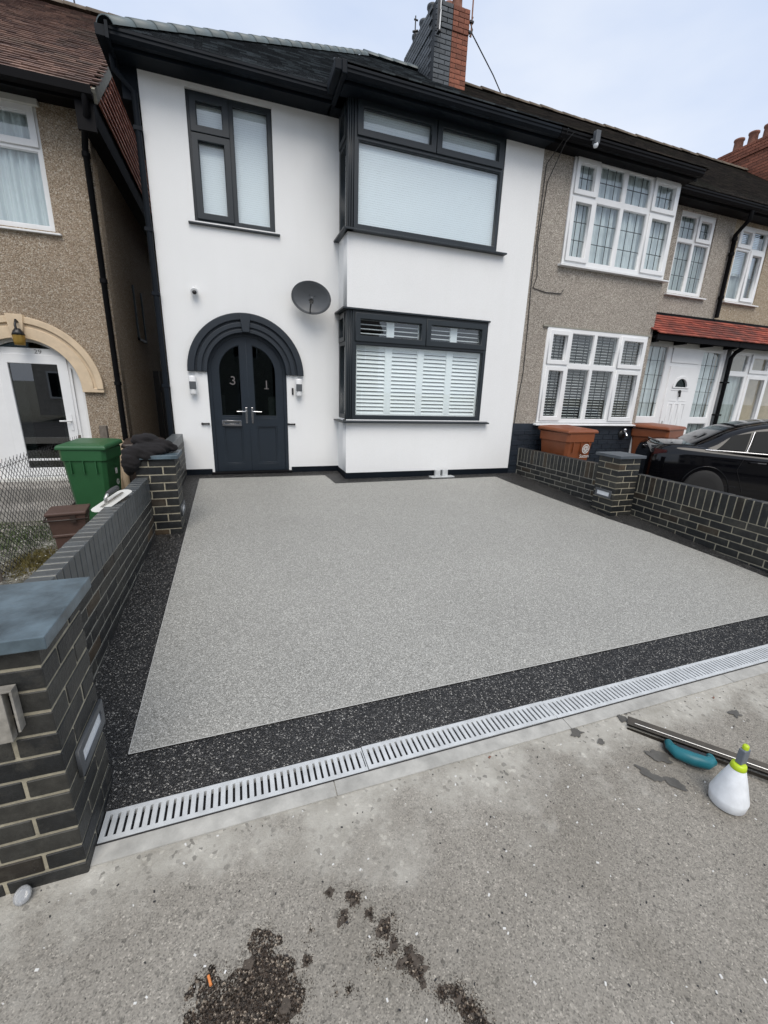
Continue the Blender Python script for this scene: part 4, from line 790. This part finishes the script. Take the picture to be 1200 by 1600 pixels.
# cables on the party line
t = thing('wall_cable', 'thin dark cable hanging down the joint between white render and pebbledash', 'cable')
pts = [(5.2, -.87, 4.66), (5.22, -.80, 4.60), (5.18, -.52, 4.4), (5.18, -.505, 3.6), (5.17, -.505, 2.9), (5.20, -.505, 2.2), (5.215, -.505, 1.6), (5.17, -.505, 1.1), (5.155, -.51, .8)]
MB().tube(pts, .006, 6).obj('strand', 'black_plastic', t)
t = thing('wall_cable', 'second loose cable on the pebbledash with a short branch to the right', 'cable')
MB().tube([(5.30, -.87, 4.64), (5.24, -.8, 4.55), (5.24, -.505, 4.2), (5.20, -.505, 3.4), (5.26, -.505, 3.0), (5.21, -.505, 2.83), (5.45, -.505, 2.79), (5.75, -.505, 2.80), (5.78, -.505, 2.86)], .006, 6).obj('strand', 'black_plastic', t)
t = thing('overhead_cable', 'overhead cable running down from the chimney to the right behind the roof', 'cable'); MB().tube([(5.50, 2.72, 7.90), (6.4, 3.3, 7.74), (8.6, 4.8, 7.2), (12, 8, 6)], .012, 5).obj('strand', 'black_plastic', t)
t = thing('overhead_cable', 'overhead cable in the sky above the left roof ridge', 'cable'); MB().tube([(-4, 14, 22), (-1.64, 5.5, 8.0)], .016, 5).obj('strand', 'black_plastic', t)

# ------------------------------------------------------------------ bins
def wheelie(x, y, z, rz, w_, d_, h_, mat, label, sc=1.0, group=None):
    t = thing('wheelie_bin', label, 'wheelie bin', (x, y, z), rz, group)     # local -y is the front
    hb = h_*.93; rings = []
    for k, zz, a, b in ((0, .03, .78, .70), (1, .1, .80, .74), (2, hb*.8, .97, .96), (3, hb*.86, .985, .98), (4, hb*.861, 1.04, 1.03), (5, hb, 1.05, 1.04)):
        ww, dd = w_/2*a, d_/2*b; c_ = .04; rings.append([Vector(p) for p in ((-ww+c_, -dd, zz), (ww-c_, -dd, zz), (ww, -dd+c_, zz), (ww, dd-c_, zz), (ww-c_, dd, zz), (-ww+c_, dd, zz), (-ww, dd-c_, zz), (-ww, -dd+c_, zz))])
    MB().loft(rings, True, True, False).obj('body', mat, t, bevel=.006)
    ww, dd = w_/2*1.12, d_/2*1.08
    ll = [[Vector((sx*ww*k, -dd*k-.01*k+0.0 if False else -dd*k, zz)) for sx in (-1, 1)]+[Vector((sx*ww*k, dd*k, zz+.02)) for sx in (1, -1)] for k, zz in ((1, hb+.005), (1.01, hb+.03), (.95, hb+.055), (.6, hb+.075))]
    MB().loft(ll, True, True, False).obj('lid', mat, t, bevel=.012)
    MB().tube([(-w_*.45, d_*.56, hb+.01), (w_*.45, d_*.56, hb+.01)], .017, 8).obj('handle', mat, t)
    for sx in (-.28, .0, .28): MB().box(w_*sx-.006, w_*sx+.006, -d_/2*1.0-.012, -d_/2*.9, hb*.70, hb*.86).obj('rib', mat, t)
    for sx in (-1, 1): MB().lathe([(.02, -.02), (.1, -.02), (.1, .02), (.02, .02)], (sx*(w_/2*.9), d_/2*.75, .1), 20, 'x').obj('wheel', 'tyre', t)
    return t, hb
t, hb = wheelie(-.90, -.42, -.47, R(-7), .47, .52, 1.0, 'bin_green', 'green wheelie bin behind the left wall beside the small brown caddy')
# print on its right hand side
e = link('print', None, t, loc=(.232, -.02, .0), rot=(0, R(3), R(90)))
slabobj('emblem', [arc(0, 0, .042, 0, 350, 20), arc(0, 0, .03, 0, 350, 16)], -.004, -.002, 'bin_green', e, loc=(0, -.0, .80)); slabobj('mark', [rect(-.045, .045, -.012, .012)], -.004, -.002, 'bin_green', e, loc=(0, 0, .72))
slabobj('mark', [[(-.03, -.035), (-.005, -.035), (-.005, .0), (.005, .0), (.005, -.035), (.03, -.035), (.03, .035), (-.03, .035)]], -.008, -.006, 'print_white', e, loc=(0, 0, .64)); slabobj('emblem', [arc(0, 0, .035, 0, 350, 20), arc(0, 0, .022, 0, 350, 16)], -.012, -.010, 'print_white', e, loc=(0, 0, .50))
for sx, lb in ((1, 'darker green bin standing behind the bright green one'),):
    wheelie(-.42, .15, -.45, R(6), .45, .5, .92, 'caddy_dark', 'dark bin in the alley mouth behind the green bin')
tA, hA = wheelie(5.87, -.95, -.26, R(4), .56, .62, 1.04, 'bin_brown', 'brown wheelie bin with white council emblem under the leaded bay window')
e = link('print', None, tA, loc=(.0, -.295, .0), rot=(R(4), 0, 0))
mbp = [arc(0, 0, .075, 0, 350, 24), arc(0, 0, .062, 0, 350, 20)]
slabobj('emblem', mbp, -.012, -.010, 'print_white', e, loc=(.06, .0, .74))
for k in range(6): a = R(60*k); slabobj('emblem_petal', [arc(.033*math.cos(a), .033*math.sin(a), .02, 0, 340, 10), arc(.033*math.cos(a), .033*math.sin(a), .009, 0, 340, 8)], -.012, -.010, 'print_white', e, loc=(.06, .0, .74))
textobj('lettering', 'Sutton', .075, 'print_white', e, (.06, -.010, .60), ext=.001)
tB, hB_ = wheelie(8.2, -.68, -.25, R(18), .72, .62, 1.06, 'bin_brown', 'brown wheelie bin by the white porch, half hidden by the black car')
# food caddy
t = thing('food_caddy', 'small brown food waste caddy in the garden behind the left wall', 'caddy', (-.84, -1.62, -.42), R(8)); t.scale = (.84, .84, .98)
rings = [[Vector((sx*a, sy*b, z_)) for sx, sy in ((-1, -1), (1, -1), (1, 1), (-1, 1))] for a, b, z_ in ((.14, .13, 0), (.15, .14, .17), (.165, .155, .175), (.165, .155, .195), (.16, .15, .2), (.185, .17, .40))]
MB().loft(rings, True, True, False).obj('body', 'caddy_brown', t, bevel=.01); MB().box(-.20, .20, -.19, .18, .40, .435).obj('lid', 'caddy_brown', t, bevel=.012)
MB().tube([(-.2, -.0, .39), (-.21, -.2, .36), (.21, -.2, .36), (.2, .0, .39)], .01, 6).box(.04, .09, -.205, -.19, .33, .40).obj('handle', 'caddy_dark', t)

# ------------------------------------------------------------------ trowel on the wall, jumper on the pier
t = thing('trowel', 'steel pool trowel with worn wooden handle resting on the left wall', 'trowel', (-.055, -3.12, .425)); t.rotation_euler = (R(3), R(-9), R(72)); t.location.z = .432
L_, W_ = .20, .05
pl = [(-L_, 0)]+[(-L_+W_*(1-math.cos(a)), W_*math.sin(a)) for a in (R(30), R(60), R(90))]+[(L_-W_*(1-math.cos(a)), W_*math.sin(a)) for a in (R(90), R(60), R(30))]+[(L_, 0)]+[(L_-W_*(1-math.cos(a)), -W_*math.sin(a)) for a in (R(30), R(60), R(90))]+[(-L_+W_*(1-math.cos(a)), -W_*math.sin(a)) for a in (R(90), R(60), R(30))]
mb = MB(); mb.loft([[Vector((x, y, z_)) for x, y in pl] for z_ in (0, .0025)], True, True, False); mb.obj('blade', 'white_old', t)
MB().box(-.13, .13, -.009, .009, .0025, .009).tube([(-.07, 0, .009), (-.07, 0, .045), (-.05, 0, .06), (-.03, 0, .064)], .011, 10).obj('shank', 'steel', t)
MB().tube([(-.04, 0, .064), (-.02, 0, .066), (.03, 0, .068), (.075, 0, .066), (.085, 0, .062)], [.015, .018, .019, .018, .01], 12).obj('handle', 'handle_grey', t)
def cloth(balls, name, mat, parent, vox=.012, amp=.012):
    bm = bmesh.new()
    for (c, s_, rot) in balls:
        m = Matrix.Translation(c) @ Matrix.Rotation(rot, 4, 'Z') @ Matrix.Diagonal((*s_, 1)); bmesh.ops.create_icosphere(bm, subdivisions=3, radius=1, matrix=m)
    me = bpy.data.meshes.new(name); bm.to_mesh(me); bm.free(); o = bpy.data.objects.new('tmp', me); COL.objects.link(o)
    rmod = o.modifiers.new('r', 'REMESH'); rmod.mode = 'VOXEL'; rmod.voxel_size = vox; sm = o.modifiers.new('s', 'SMOOTH'); sm.iterations = 6
    dg = bpy.context.evaluated_depsgraph_get(); me2 = bpy.data.meshes.new_from_object(o.evaluated_get(dg)); bpy.data.objects.remove(o)
    nrm = [v.normal.copy() for v in me2.vertices]
    for v, n_ in zip(me2.vertices, nrm):
        p = v.co; q_ = Vector((p.x*6+p.z*9, p.y*15, p.z*20+p.x*5)); f = 1-abs(noise.noise(q_))*2.6; f2 = 1-abs(noise.noise(q_*2.3+Vector((3, 1, 2))))*2.2
        v.co = p+n_*(amp*f+amp*.45*f2)
    me2.polygons.foreach_set('use_smooth', [True]*len(me2.polygons)); me2.materials.clear(); me2.materials.append(M[mat]); me2.name = name
    return link(name, me2, parent)
t = thing('jumper', 'crumpled black jumper lying over the cap of the middle left pier', 'jumper', (.06, -2.08, .615))
cloth([((0, 0, .05), (.17, .12, .05), .2), ((-.07, .06, .12), (.11, .10, .045), .5), ((.05, .02, .08), (.13, .07, .04), -.1), ((.16, .03, .05), (.05, .06, .03), 0), ((-.13, -.10, .02), (.10, .09, .06), .3), ((-.16, -.16, -.05), (.065, .05, .09), .1), ((-.19, -.10, -.1), (.05, .06, .09), 0), ((-.05, -.12, .0), (.10, .05, .05), 0), ((.0, -.10, .03), (.12, .05, .035), .2)], 'fabric', 'cloth_black', t)

# ------------------------------------------------------------------ tools on the pavement
zb = GZ(-5.45)
t = thing('render_darby', 'long black metal smoothing float with teal handle lying on the pavement', 'float', (2.78, -5.455, zb+.004)); t.rotation_euler = (0, 0, math.atan2(-.42, .37)*1.0)
BLn = .30
mb = MB(); mb.obox((0, .012, .018), (BLn, 0, 0), (0, .020, .013), (0, -.001, .0015)); mb.obox((0, -.018, .022), (BLn, 0, 0), (0, .012, -.012), (0, .001, .001)); mb.obj('blade', 'float_black', t)
MB().tube([(-BLn+.03, -.007, .031), (BLn-.02, -.007, .031)], .0035, 8).obj('spine', 'steel', t); MB().box(-BLn, BLn, -.036, -.030, .0, .012).obj('edge', 'float_black', t)
hp = [(-.13, -.045, .022), (-.125, -.080, .026), (-.10, -.105, .028), (-.04, -.112, .03), (.01, -.105, .03), (.03, -.08, .028), (.03, -.045, .022)]
MB().tube(hp, [.016, .022, .027, .029, .027, .022, .016], 12).obj('handle', 'teal', t); MB().tube([(-.14, -.05, .012), (-.138, -.082, .012), (-.105, -.108, .012), (-.09, -.11, .012)], .013, 8).box(-.1, .02, -.075, -.045, .0, .03).obj('handle_grip', 'black_plastic', t)
t = thing('spray_bottle', 'white plastic spray bottle with lime green collar standing on the pavement', 'spray bottle', (2.645, -5.665, GZ(-5.665))); t.scale = (.93, .93, 1.05)
MB().lathe([(.0, 0), (.064, 0), (.067, .003), (.072, .038), (.0715, .042), (.049, .115), (.028, .176), (.024, .182), (.0, .182)], n=32).obj('body', 'bottle', t)
MB().lathe([(.0265, .170), (.030, .174), (.027, .192), (.020, .196), (.0, .196)], n=28).obj('collar', 'lime', t)
MB().box(-.014, .026, -.013, .013, .196, .262).obj('pump_head', 'nozzle_grey', t, bevel=.004); MB().lathe([(.012, 0), (.012, .014), (.008, .018), (.0, .018)], (.006, 0, .262), 12).obj('nozzle', 'lime', t)
# wet patches, spilt dark granules, bits
def blob(name, cx, cy, rx, ry, rot, mat, z, seed, kind='stuff', n=40, rough=.35):
    mb = MB(); P_ = []
    for k in range(n):
        a = 2*math.pi*k/n; rr_ = 1+rough*noise.noise(Vector((math.cos(a)*1.6+seed, math.sin(a)*1.6, seed*.7)))*2.2+.30*noise.noise(Vector((math.cos(a)*6+seed, math.sin(a)*6, 1)))
        x, y = rx*rr_*math.cos(a), ry*rr_*math.sin(a); X_ = cx+x*math.cos(rot)-y*math.sin(rot); Y_ = cy+x*math.sin(rot)+y*math.cos(rot); P_.append((X_, Y_, GZ(Y_)+z))
    mb.add(P_, [tuple(range(n))]); return mb.obj(name, mat, kind=kind)
for i, (cx, cy, rx, ry, rot) in enumerate([(2.29, -5.20, .035, .02, .3), (2.44, -5.475, .045, .022, -1.0), (2.515, -5.545, .035, .018, -.9), (2.60, -5.14, .05, .02, -.6), (3.21, -5.345, .03, .02, .3), (2.585, -5.2, .03, .02, 1), (2.36, -5.28, .02, .012, 0), (2.56, -5.42, .05, .03, -.8)]):
    blob('wet_patch', cx, cy, rx, ry, rot, 'wet_patch', .0006+.0003*i, i*3.1)
def inpoly(x, y, P_):
    c = False
    for i in range(len(P_)):
        (x1, y1), (x2, y2) = P_[i], P_[i-1]
        if (y1 > y) != (y2 > y) and x < (x2-x1)*(y-y1)/(y2-y1)+x1: c = not c
    return c
PA = [(.585, -5.612), (.612, -5.562), (.666, -5.579), (.746, -5.577), (.747, -5.524), (.808, -5.507), (.829, -5.556), (.858, -5.613), (.892, -5.668), (.878, -5.705), (.857, -5.742), (.832, -5.86), (.60, -5.86), (.60, -5.70)]
SP = [(1.077, -5.518, .029, 1), (1.004, -5.483, .017, .6), (1.031, -5.56, .02, .8), (1.112, -5.577, .018, .8), (1.145, -5.625, .028, 1), (1.16, -5.67, .023, .7), (1.193, -5.717, .042, .5), (1.209, -5.751, .03, .5), (1.253, -5.806, .026, .5), (1.293, -5.825, .033, 1), (1.312, -5.863, .036, 1), (1.33, -5.899, .035, 1), (.907, -5.627, .017, .6), (1.008, -5.721, .02, .4), (.974, -5.71, .016, .4), (1.11, -5.68, .05, .12), (1.18, -5.6, .05, .06), (.93, -5.56, .05, .05)]
mb = MB()
def grain(x, y, s_):
    z = GZ(y)-.004+s_*.35; a = random.random()*6.28; c_, q_ = math.cos(a), math.sin(a); l = s_*random.uniform(.7, 1.5)
    vs = [(x+l*c_, y+l*q_, z), (x-s_*.6*q_, y+s_*.6*c_, z), (x-l*c_, y-l*q_, z), (x+s_*.6*q_, y-s_*.6*c_, z), (x, y, z+s_*.8)]; mb.add(vs, [(0, 1, 4), (1, 2, 4), (2, 3, 4), (3, 0, 4)])
k = 0
while k < 15000:
    x, y = random.uniform(.56, .92), random.uniform(-5.86, -5.49); nx_, ny_ = x+.03*noise.noise(Vector((x*30, y*30, 0))), y+.03*noise.noise(Vector((x*30, y*30, 5)))
    if inpoly(nx_, ny_, PA) and noise.noise(Vector((x*22, y*22, 3))) > -.42: grain(x, y, random.uniform(.0014, .0034)); k += 1
    else: k += .03
for _ in range(1500):      # thinning fringe
    i_ = random.randrange(len(PA)); (xa, ya), (xb, yb) = PA[i_], PA[i_-1]; k_ = random.random(); grain(xa+(xb-xa)*k_+random.gauss(0, .014), ya+(yb-ya)*k_+random.gauss(0, .014), random.uniform(.0009, .002))
for (cx, cy, r_, dn) in SP:
    for _ in range(int(1000000*r_*r_*dn)):
        a, q_ = random.random()*6.28, abs(random.gauss(0, .62))*r_; x, y = cx+q_*math.cos(a), cy+q_*math.sin(a)
        if noise.noise(Vector((x*50, y*50, 1))) > -.25: grain(x, y, random.uniform(.0011, .0025))
blob('spill_stain', .735, -5.70, .11, .12, .2, 'stain_brown', -.0035, 4.2, n=60, rough=.45)
for i_, (cx, cy, r_, dn) in enumerate(SP):
    if dn > .45: blob('spill_stain', cx, cy, r_*.8, r_*.62, 1, 'stain_brown', -.0036+.00002*i_, i_*1.7, n=26, rough=.5)
mb.obj('spilt_granules', 'grain_black', kind='stuff')
mb = MB()
for x, y in ((1.796, -5.198), (3.217, -5.229)): mb.obox((x, y, GZ(y)+.0005), (.006, .003, 0), (-.002, .003, 0), (0, 0, .0012))
mb.obj('leaf_fragments', 'terracotta', kind='stuff')
t = thing('cigarette_end', 'orange cigarette end lying in the spilt black granules', 'cigarette end', (.643, -5.59, GZ(-5.59)+.003)); MB().tube([(-.004, .012, .002), (.004, -.012, .002)], .0038, 8).obj('filter', 'orange', t)
mb = MB()
for _ in range(260):
    x, y = random.uniform(-.3, 4.2), random.uniform(-6.3, -5.19)
    s_ = random.uniform(.0015, .005); z = GZ(y)-.004; a = random.random()*3; mb.obox((x, y, z+s_*.2), (s_*math.cos(a), s_*math.sin(a), 0), (-s_*.6*math.sin(a), s_*.6*math.cos(a), 0), (0, 0, s_*.35))
mb.obj('pebbles', 'print_white', kind='stuff')
mb = MB()
for _ in range(420):
    x, y = random.uniform(-.3, 4.2), random.uniform(-6.3, -5.19)
    s_ = random.uniform(.001, .004); z = GZ(y)-.004; a = random.random()*3; mb.obox((x, y, z+s_*.2), (s_*math.cos(a), s_*math.sin(a), 0), (-s_*.6*math.sin(a), s_*.6*math.cos(a), 0), (0, 0, s_*.3))
mb.obj('grit', 'channel_dark', kind='stuff')

# ------------------------------------------------------------------ left garden: chain link fence, moss, post
t = thing('chain_link_fence', 'low chain link fence in the left garden in front of the white door', 'fence', (-1.25, -4.6, -.48))
mb = MB(); Hf, Lf, st = .98, 5.0, .074
k = -int(Hf/st)
while k*st < Lf:
    for sg in (1, -1):
        y0_ = k*st; pts = []
        a, b = max(0, -y0_), min(Hf, Lf-y0_)
        if b > a:
            z0_, z1_ = (a, b) if sg == 1 else (Hf-a, Hf-b); n_ = 6
            mb.tube([(.006*math.sin((a+(b-a)*i/n_)*7+k)+.02*math.sin((y0_+a+(b-a)*i/n_)*3), y0_+a+(b-a)*i/n_, z0_+(z1_-z0_)*i/n_) for i in range(n_+1)], .0027, 3, False, False)
    k += 1
mb.tube([(.0, 0, Hf-.02), (.01, Lf/2, Hf-.05), (0, Lf, Hf-.02)], .003, 4)
k = 0
while k*st < Lf: mb.tube([(0, k*st, Hf-.01), (0, k*st+.012, Hf+.025)], .0024, 3, False, False); k += 1
mb.obj('wire_mesh', 'channel_dark', t)
for yy in (0, 2.4, 4.95): MB().tube([(.02, yy, -.02), (.02, yy, Hf+.03)], .016, 8).obj('post', 'wood_grey', t)
t = thing('timber_post', 'weathered grey timber fence post beside the downpipe of the left house', 'post', (-.96, .45, -.45)); MB().box(-.045, .045, -.04, .04, 0, 1.10).obj('shaft', 'wood_grey', t, bevel=.006); MB().tube([(-.05, -.045, .85), (.05, -.045, .88)], .006, 6).obj('wire_tie', 'channel_dark', t)
def tufts(name, cx, cy, rx, ry, n_, mat, h_, z):
    mb = MB()
    for _ in range(n_):
        a, q_ = random.random()*6.28, math.sqrt(random.random()); x, y = cx+rx*q_*math.cos(a), cy+ry*q_*math.sin(a)
        hh = h_*random.uniform(.4, 1.1)*(1.2-q_); b = random.random()*6.28; w_ = .006; lean = Vector((random.uniform(-.6, .6), random.uniform(-.6, .6), 1))*hh
        p = Vector((x, y, z)); d_ = Vector((math.cos(b), math.sin(b), 0))*w_; mb.add([p-d_, p+d_, p+lean*.6+d_*.8, p+lean], [(0, 1, 2), (0, 2, 3)])
    return mb.obj(name, mat, kind='stuff')
tufts('moss', -1.13, -1.75, .34, .55, 5200, 'moss', .06, -.485); tufts('moss', -.75, -2.2, .4, .5, 2500, 'moss', .045, -.485)
tufts('grass', -1.5, -1.0, .6, .9, 5200, 'grass', .06, -.48); tufts('grass', -2.2, -.7, .7, .7, 2600, 'grass', .07, -.47)
mb = MB()
for _ in range(90):
    x, y = random.uniform(-2.0, -.8), random.uniform(-2.4, -.4); mb.lathe([(0, .002), (.008, 0), (0, -.002)], (x, y, -.43+random.uniform(-.02, .02)), 5)
mb.obj('daisies', 'flower_white', kind='stuff')

# ------------------------------------------------------------------ black car in the right forecourt
t = thing('parked_car', 'shiny black saloon car parked in the forecourt behind the right wall', 'car', (6.46, -2.0, -.34), -R(42)); t.scale = (.78, .86, 1.0)
# local: x forward from the rear bumper, y to the far side (0..1.8)
def sect(x, wd, zb_, zt, n_=4, crown=.03):    # closed ring in y,z from near sill over the top
    y0_, y1_ = .9-wd, .9+wd
    return [Vector((x, y0_+.05, zb_)), Vector((x, y0_, zb_+.12)), Vector((x, y0_-.0, (zb_+zt)*.52)), Vector((x, y0_+.012, zt-.14)), Vector((x, y0_+.05, zt-.03)), Vector((x, y0_+.16, zt)), Vector((x, .9, zt+crown)), Vector((x, y1_-.16, zt)), Vector((x, y1_-.05, zt-.03)), Vector((x, y1_-.012, zt-.14)), Vector((x, y1_, (zb_+zt)*.52)), Vector((x, y1_, zb_+.12)), Vector((x, y1_-.05, zb_))]
st_ = [(0.0, .62, .40, .80), (.04, .72, .30, .90), (.16, .82, .24, .975), (.40, .88, .22, 1.0), (.9, .90, .2, .985), (1.5, .90, .18, .96), (2.4, .90, .18, .93), (3.2, .90, .18, .90), (3.9, .88, .2, .82), (4.35, .84, .24, .72), (4.6, .70, .34, .58)]
mb = MB(); mb.loft([sect(*s_) for s_ in st_], True, True, True); bo = mb.obj('body', 'car_paint', t); sb = bo.modifiers.new('s', 'SUBSURF'); sb.levels = sb.render_levels = 2
def cab(x, wd, zb_, zt, top): y0_, y1_ = .9-wd, .9+wd; return [Vector((x, y0_, zb_)), Vector((x, .9-wd+(wd-top)*.55, zb_+(zt-zb_)*.55)), Vector((x, .9-top, zt-.035)), Vector((x, .9-top*.75, zt)), Vector((x, .9, zt+.012)), Vector((x, .9+top*.75, zt)), Vector((x, .9+top, zt-.035)), Vector((x, .9+wd-(wd-top)*.55, zb_+(zt-zb_)*.55)), Vector((x, y1_, zb_))]
cs_ = [(.62, .80, .94, .99, .66), (.90, .83, .93, 1.10, .68), (1.15, .86, .93, 1.22, .68), (1.55, .87, .92, 1.32, .67), (2.05, .87, .91, 1.38, .66), (2.5, .87, .90, 1.355, .60), (2.95, .86, .89, 1.22, .62), (3.45, .83, .86, .92, .66)]
mb = MB(); mb.loft([cab(*s_) for s_ in cs_], False, False, True); co = mb.obj('cabin', 'car_paint', t); sb = co.modifiers.new('s', 'SUBSURF'); sb.levels = sb.render_levels = 2
def on_cab(x, f):   # point on the near flank of the cabin, f 0 belt .. 1 roof edge
    for a, b in zip(cs_, cs_[1:]):
        if a[0] <= x <= b[0]:
            k = (x-a[0])/(b[0]-a[0]); v = [a[i]+(b[i]-a[i])*k for i in range(5)]; y_ = .9-v[1]+(v[1]-v[4])*f; z_ = v[2]+(v[3]-.035-v[2])*f; return Vector((x, y_-.012-.012*math.sin(f*3.1), z_+.005))
def glasspatch(x0, x1, f0, f1, name='side_window', skew=(0, 0)):
    mb = MB(); nx_, nf = 8, 5; rows_ = []
    for i in range(nx_+1):
        r_ = []
        for j in range(nf+1):
            f = f0+(f1-f0)*j/nf; xx = x0+(x1-x0)*i/nx_; xx = x0+skew[0]*f+(x1+skew[1]*f-x0-skew[0]*f)*i/nx_; r_.append(on_cab(min(max(xx, .63), 3.4), f))
        rows_.append(r_)
    mb.loft(rows_, False, False, True); return mb.obj(name, 'car_glass', t)
glasspatch(.98, 1.40, .10, .78, skew=(.30, .10)); glasspatch(1.46, 2.4, .08, .80, skew=(.10, .0)); glasspatch(2.48, 3.15, .08, .84, skew=(.0, -.25))
MB().tube([on_cab(1.43, .05), on_cab(1.48, .45), on_cab(1.52, .80)], .007, 6).obj('pillar_trim', 'chrome', t)
MB().tube([on_cab(.85+.1*k, .03)+Vector((0, -.012, 0)) for k in range(25)], .007, 6).obj('belt_trim', 'chrome', t)
MB().tube([(.17, .34, .985), (.12, .6, 1.0), (.10, .9, 1.005), (.12, 1.2, 1.0), (.17, 1.46, .985)], .012, 8).obj('boot_spoiler', 'car_paint', t)
MB().loft([[Vector((.055, .30, .80)), Vector((.075, .30, .90)), Vector((.12, .42, .90)), Vector((.12, .42, .80))], [Vector((.085, .165, .82)), Vector((.10, .175, .905)), Vector((.17, .3, .905)), Vector((.17, .3, .82))], [Vector((.27, .045, .87)), Vector((.27, .06, .90)), Vector((.27, .2, .90)), Vector((.27, .2, .87))]], True, True, False).obj('tail_light', 'lamp_red', t)
MB().box(1.5, 1.72, -.035, -.012, .80, .825).obj('door_handle', 'car_paint', t, bevel=.008); MB().box(1.60, 1.72, -.038, -.034, .81, .82).obj('handle_strip', 'chrome', t)
for xx in (.93, 3.62):
    for yy, sg in ((.10, 1), (1.70, -1)):
        wo_ = MB().lathe([(.2, -.11), (.30, -.115), (.335, -.09), (.335, .09), (.30, .11), (.2, .11)], (xx, yy, .33), 32, 'y').obj('wheel', 'tyre', t); MB().lathe([(.0, -.07), (.06, -.08), (.2, -.10), (.225, -.1)], (xx, yy, .33), 24, 'y').obj('rim', 'dish_grey', wo_)
        if sg == 1: MB().tube([(xx+.385*math.cos(R(a)), -.004, .33+.385*math.sin(R(a))) for a in range(-10, 191, 10)], .007, 6).obj('arch_lip', 'car_paint', t)
MB().tube([(1.42, -.004, .88), (1.35, -.008, .7), (1.5, -.008, .4)], .003, 4).obj('door_seam', 'black_plastic', t)

# ------------------------------------------------------------------ houses opposite, seen only in reflections
for k, lb in enumerate(['brick house across the road opposite the driveway', 'brick house across the road, left of the one opposite the driveway', 'brick house across the road, right of the one opposite the driveway']):
    x0_ = [-3, -9.2, 3.2][k]; t = thing('opposite_house', lb, 'house', (x0_, -20, -.6), 0, 'houses across the road')
    MB().box(0, 6, -7, 0, 0, 5.2).obj('wall', 'house_far', t)
    mb = MB(); mb.add([(-.2, .3, 5.2), (6.2, .3, 5.2), (6.2, -3.5, 8), (-.2, -3.5, 8), (-.2, -7.3, 5.2), (6.2, -7.3, 5.2)], [(0, 1, 2, 3), (2, 3, 4, 5), (0, 3, 4), (1, 2, 5)]); mb.obj('roof', 'tile_dull', t)
    for a, b, c, d in ((.6, 2.8, .9, 2.3), (.6, 2.8, 3.4, 4.7), (3.8, 5.2, 3.4, 4.7), (4, 5, .0, 2.2)):
        f_ = slabobj('window', [rect(a, b, c, d), rect(a+.08, (a+b)/2-.04, c+.08, d-.08), rect((a+b)/2+.04, b-.08, c+.08, d-.08)], .0, .08, 'white_upvc', t); MB().box(a, b, .01, .03, c, d).obj('pane', 'car_glass', f_)
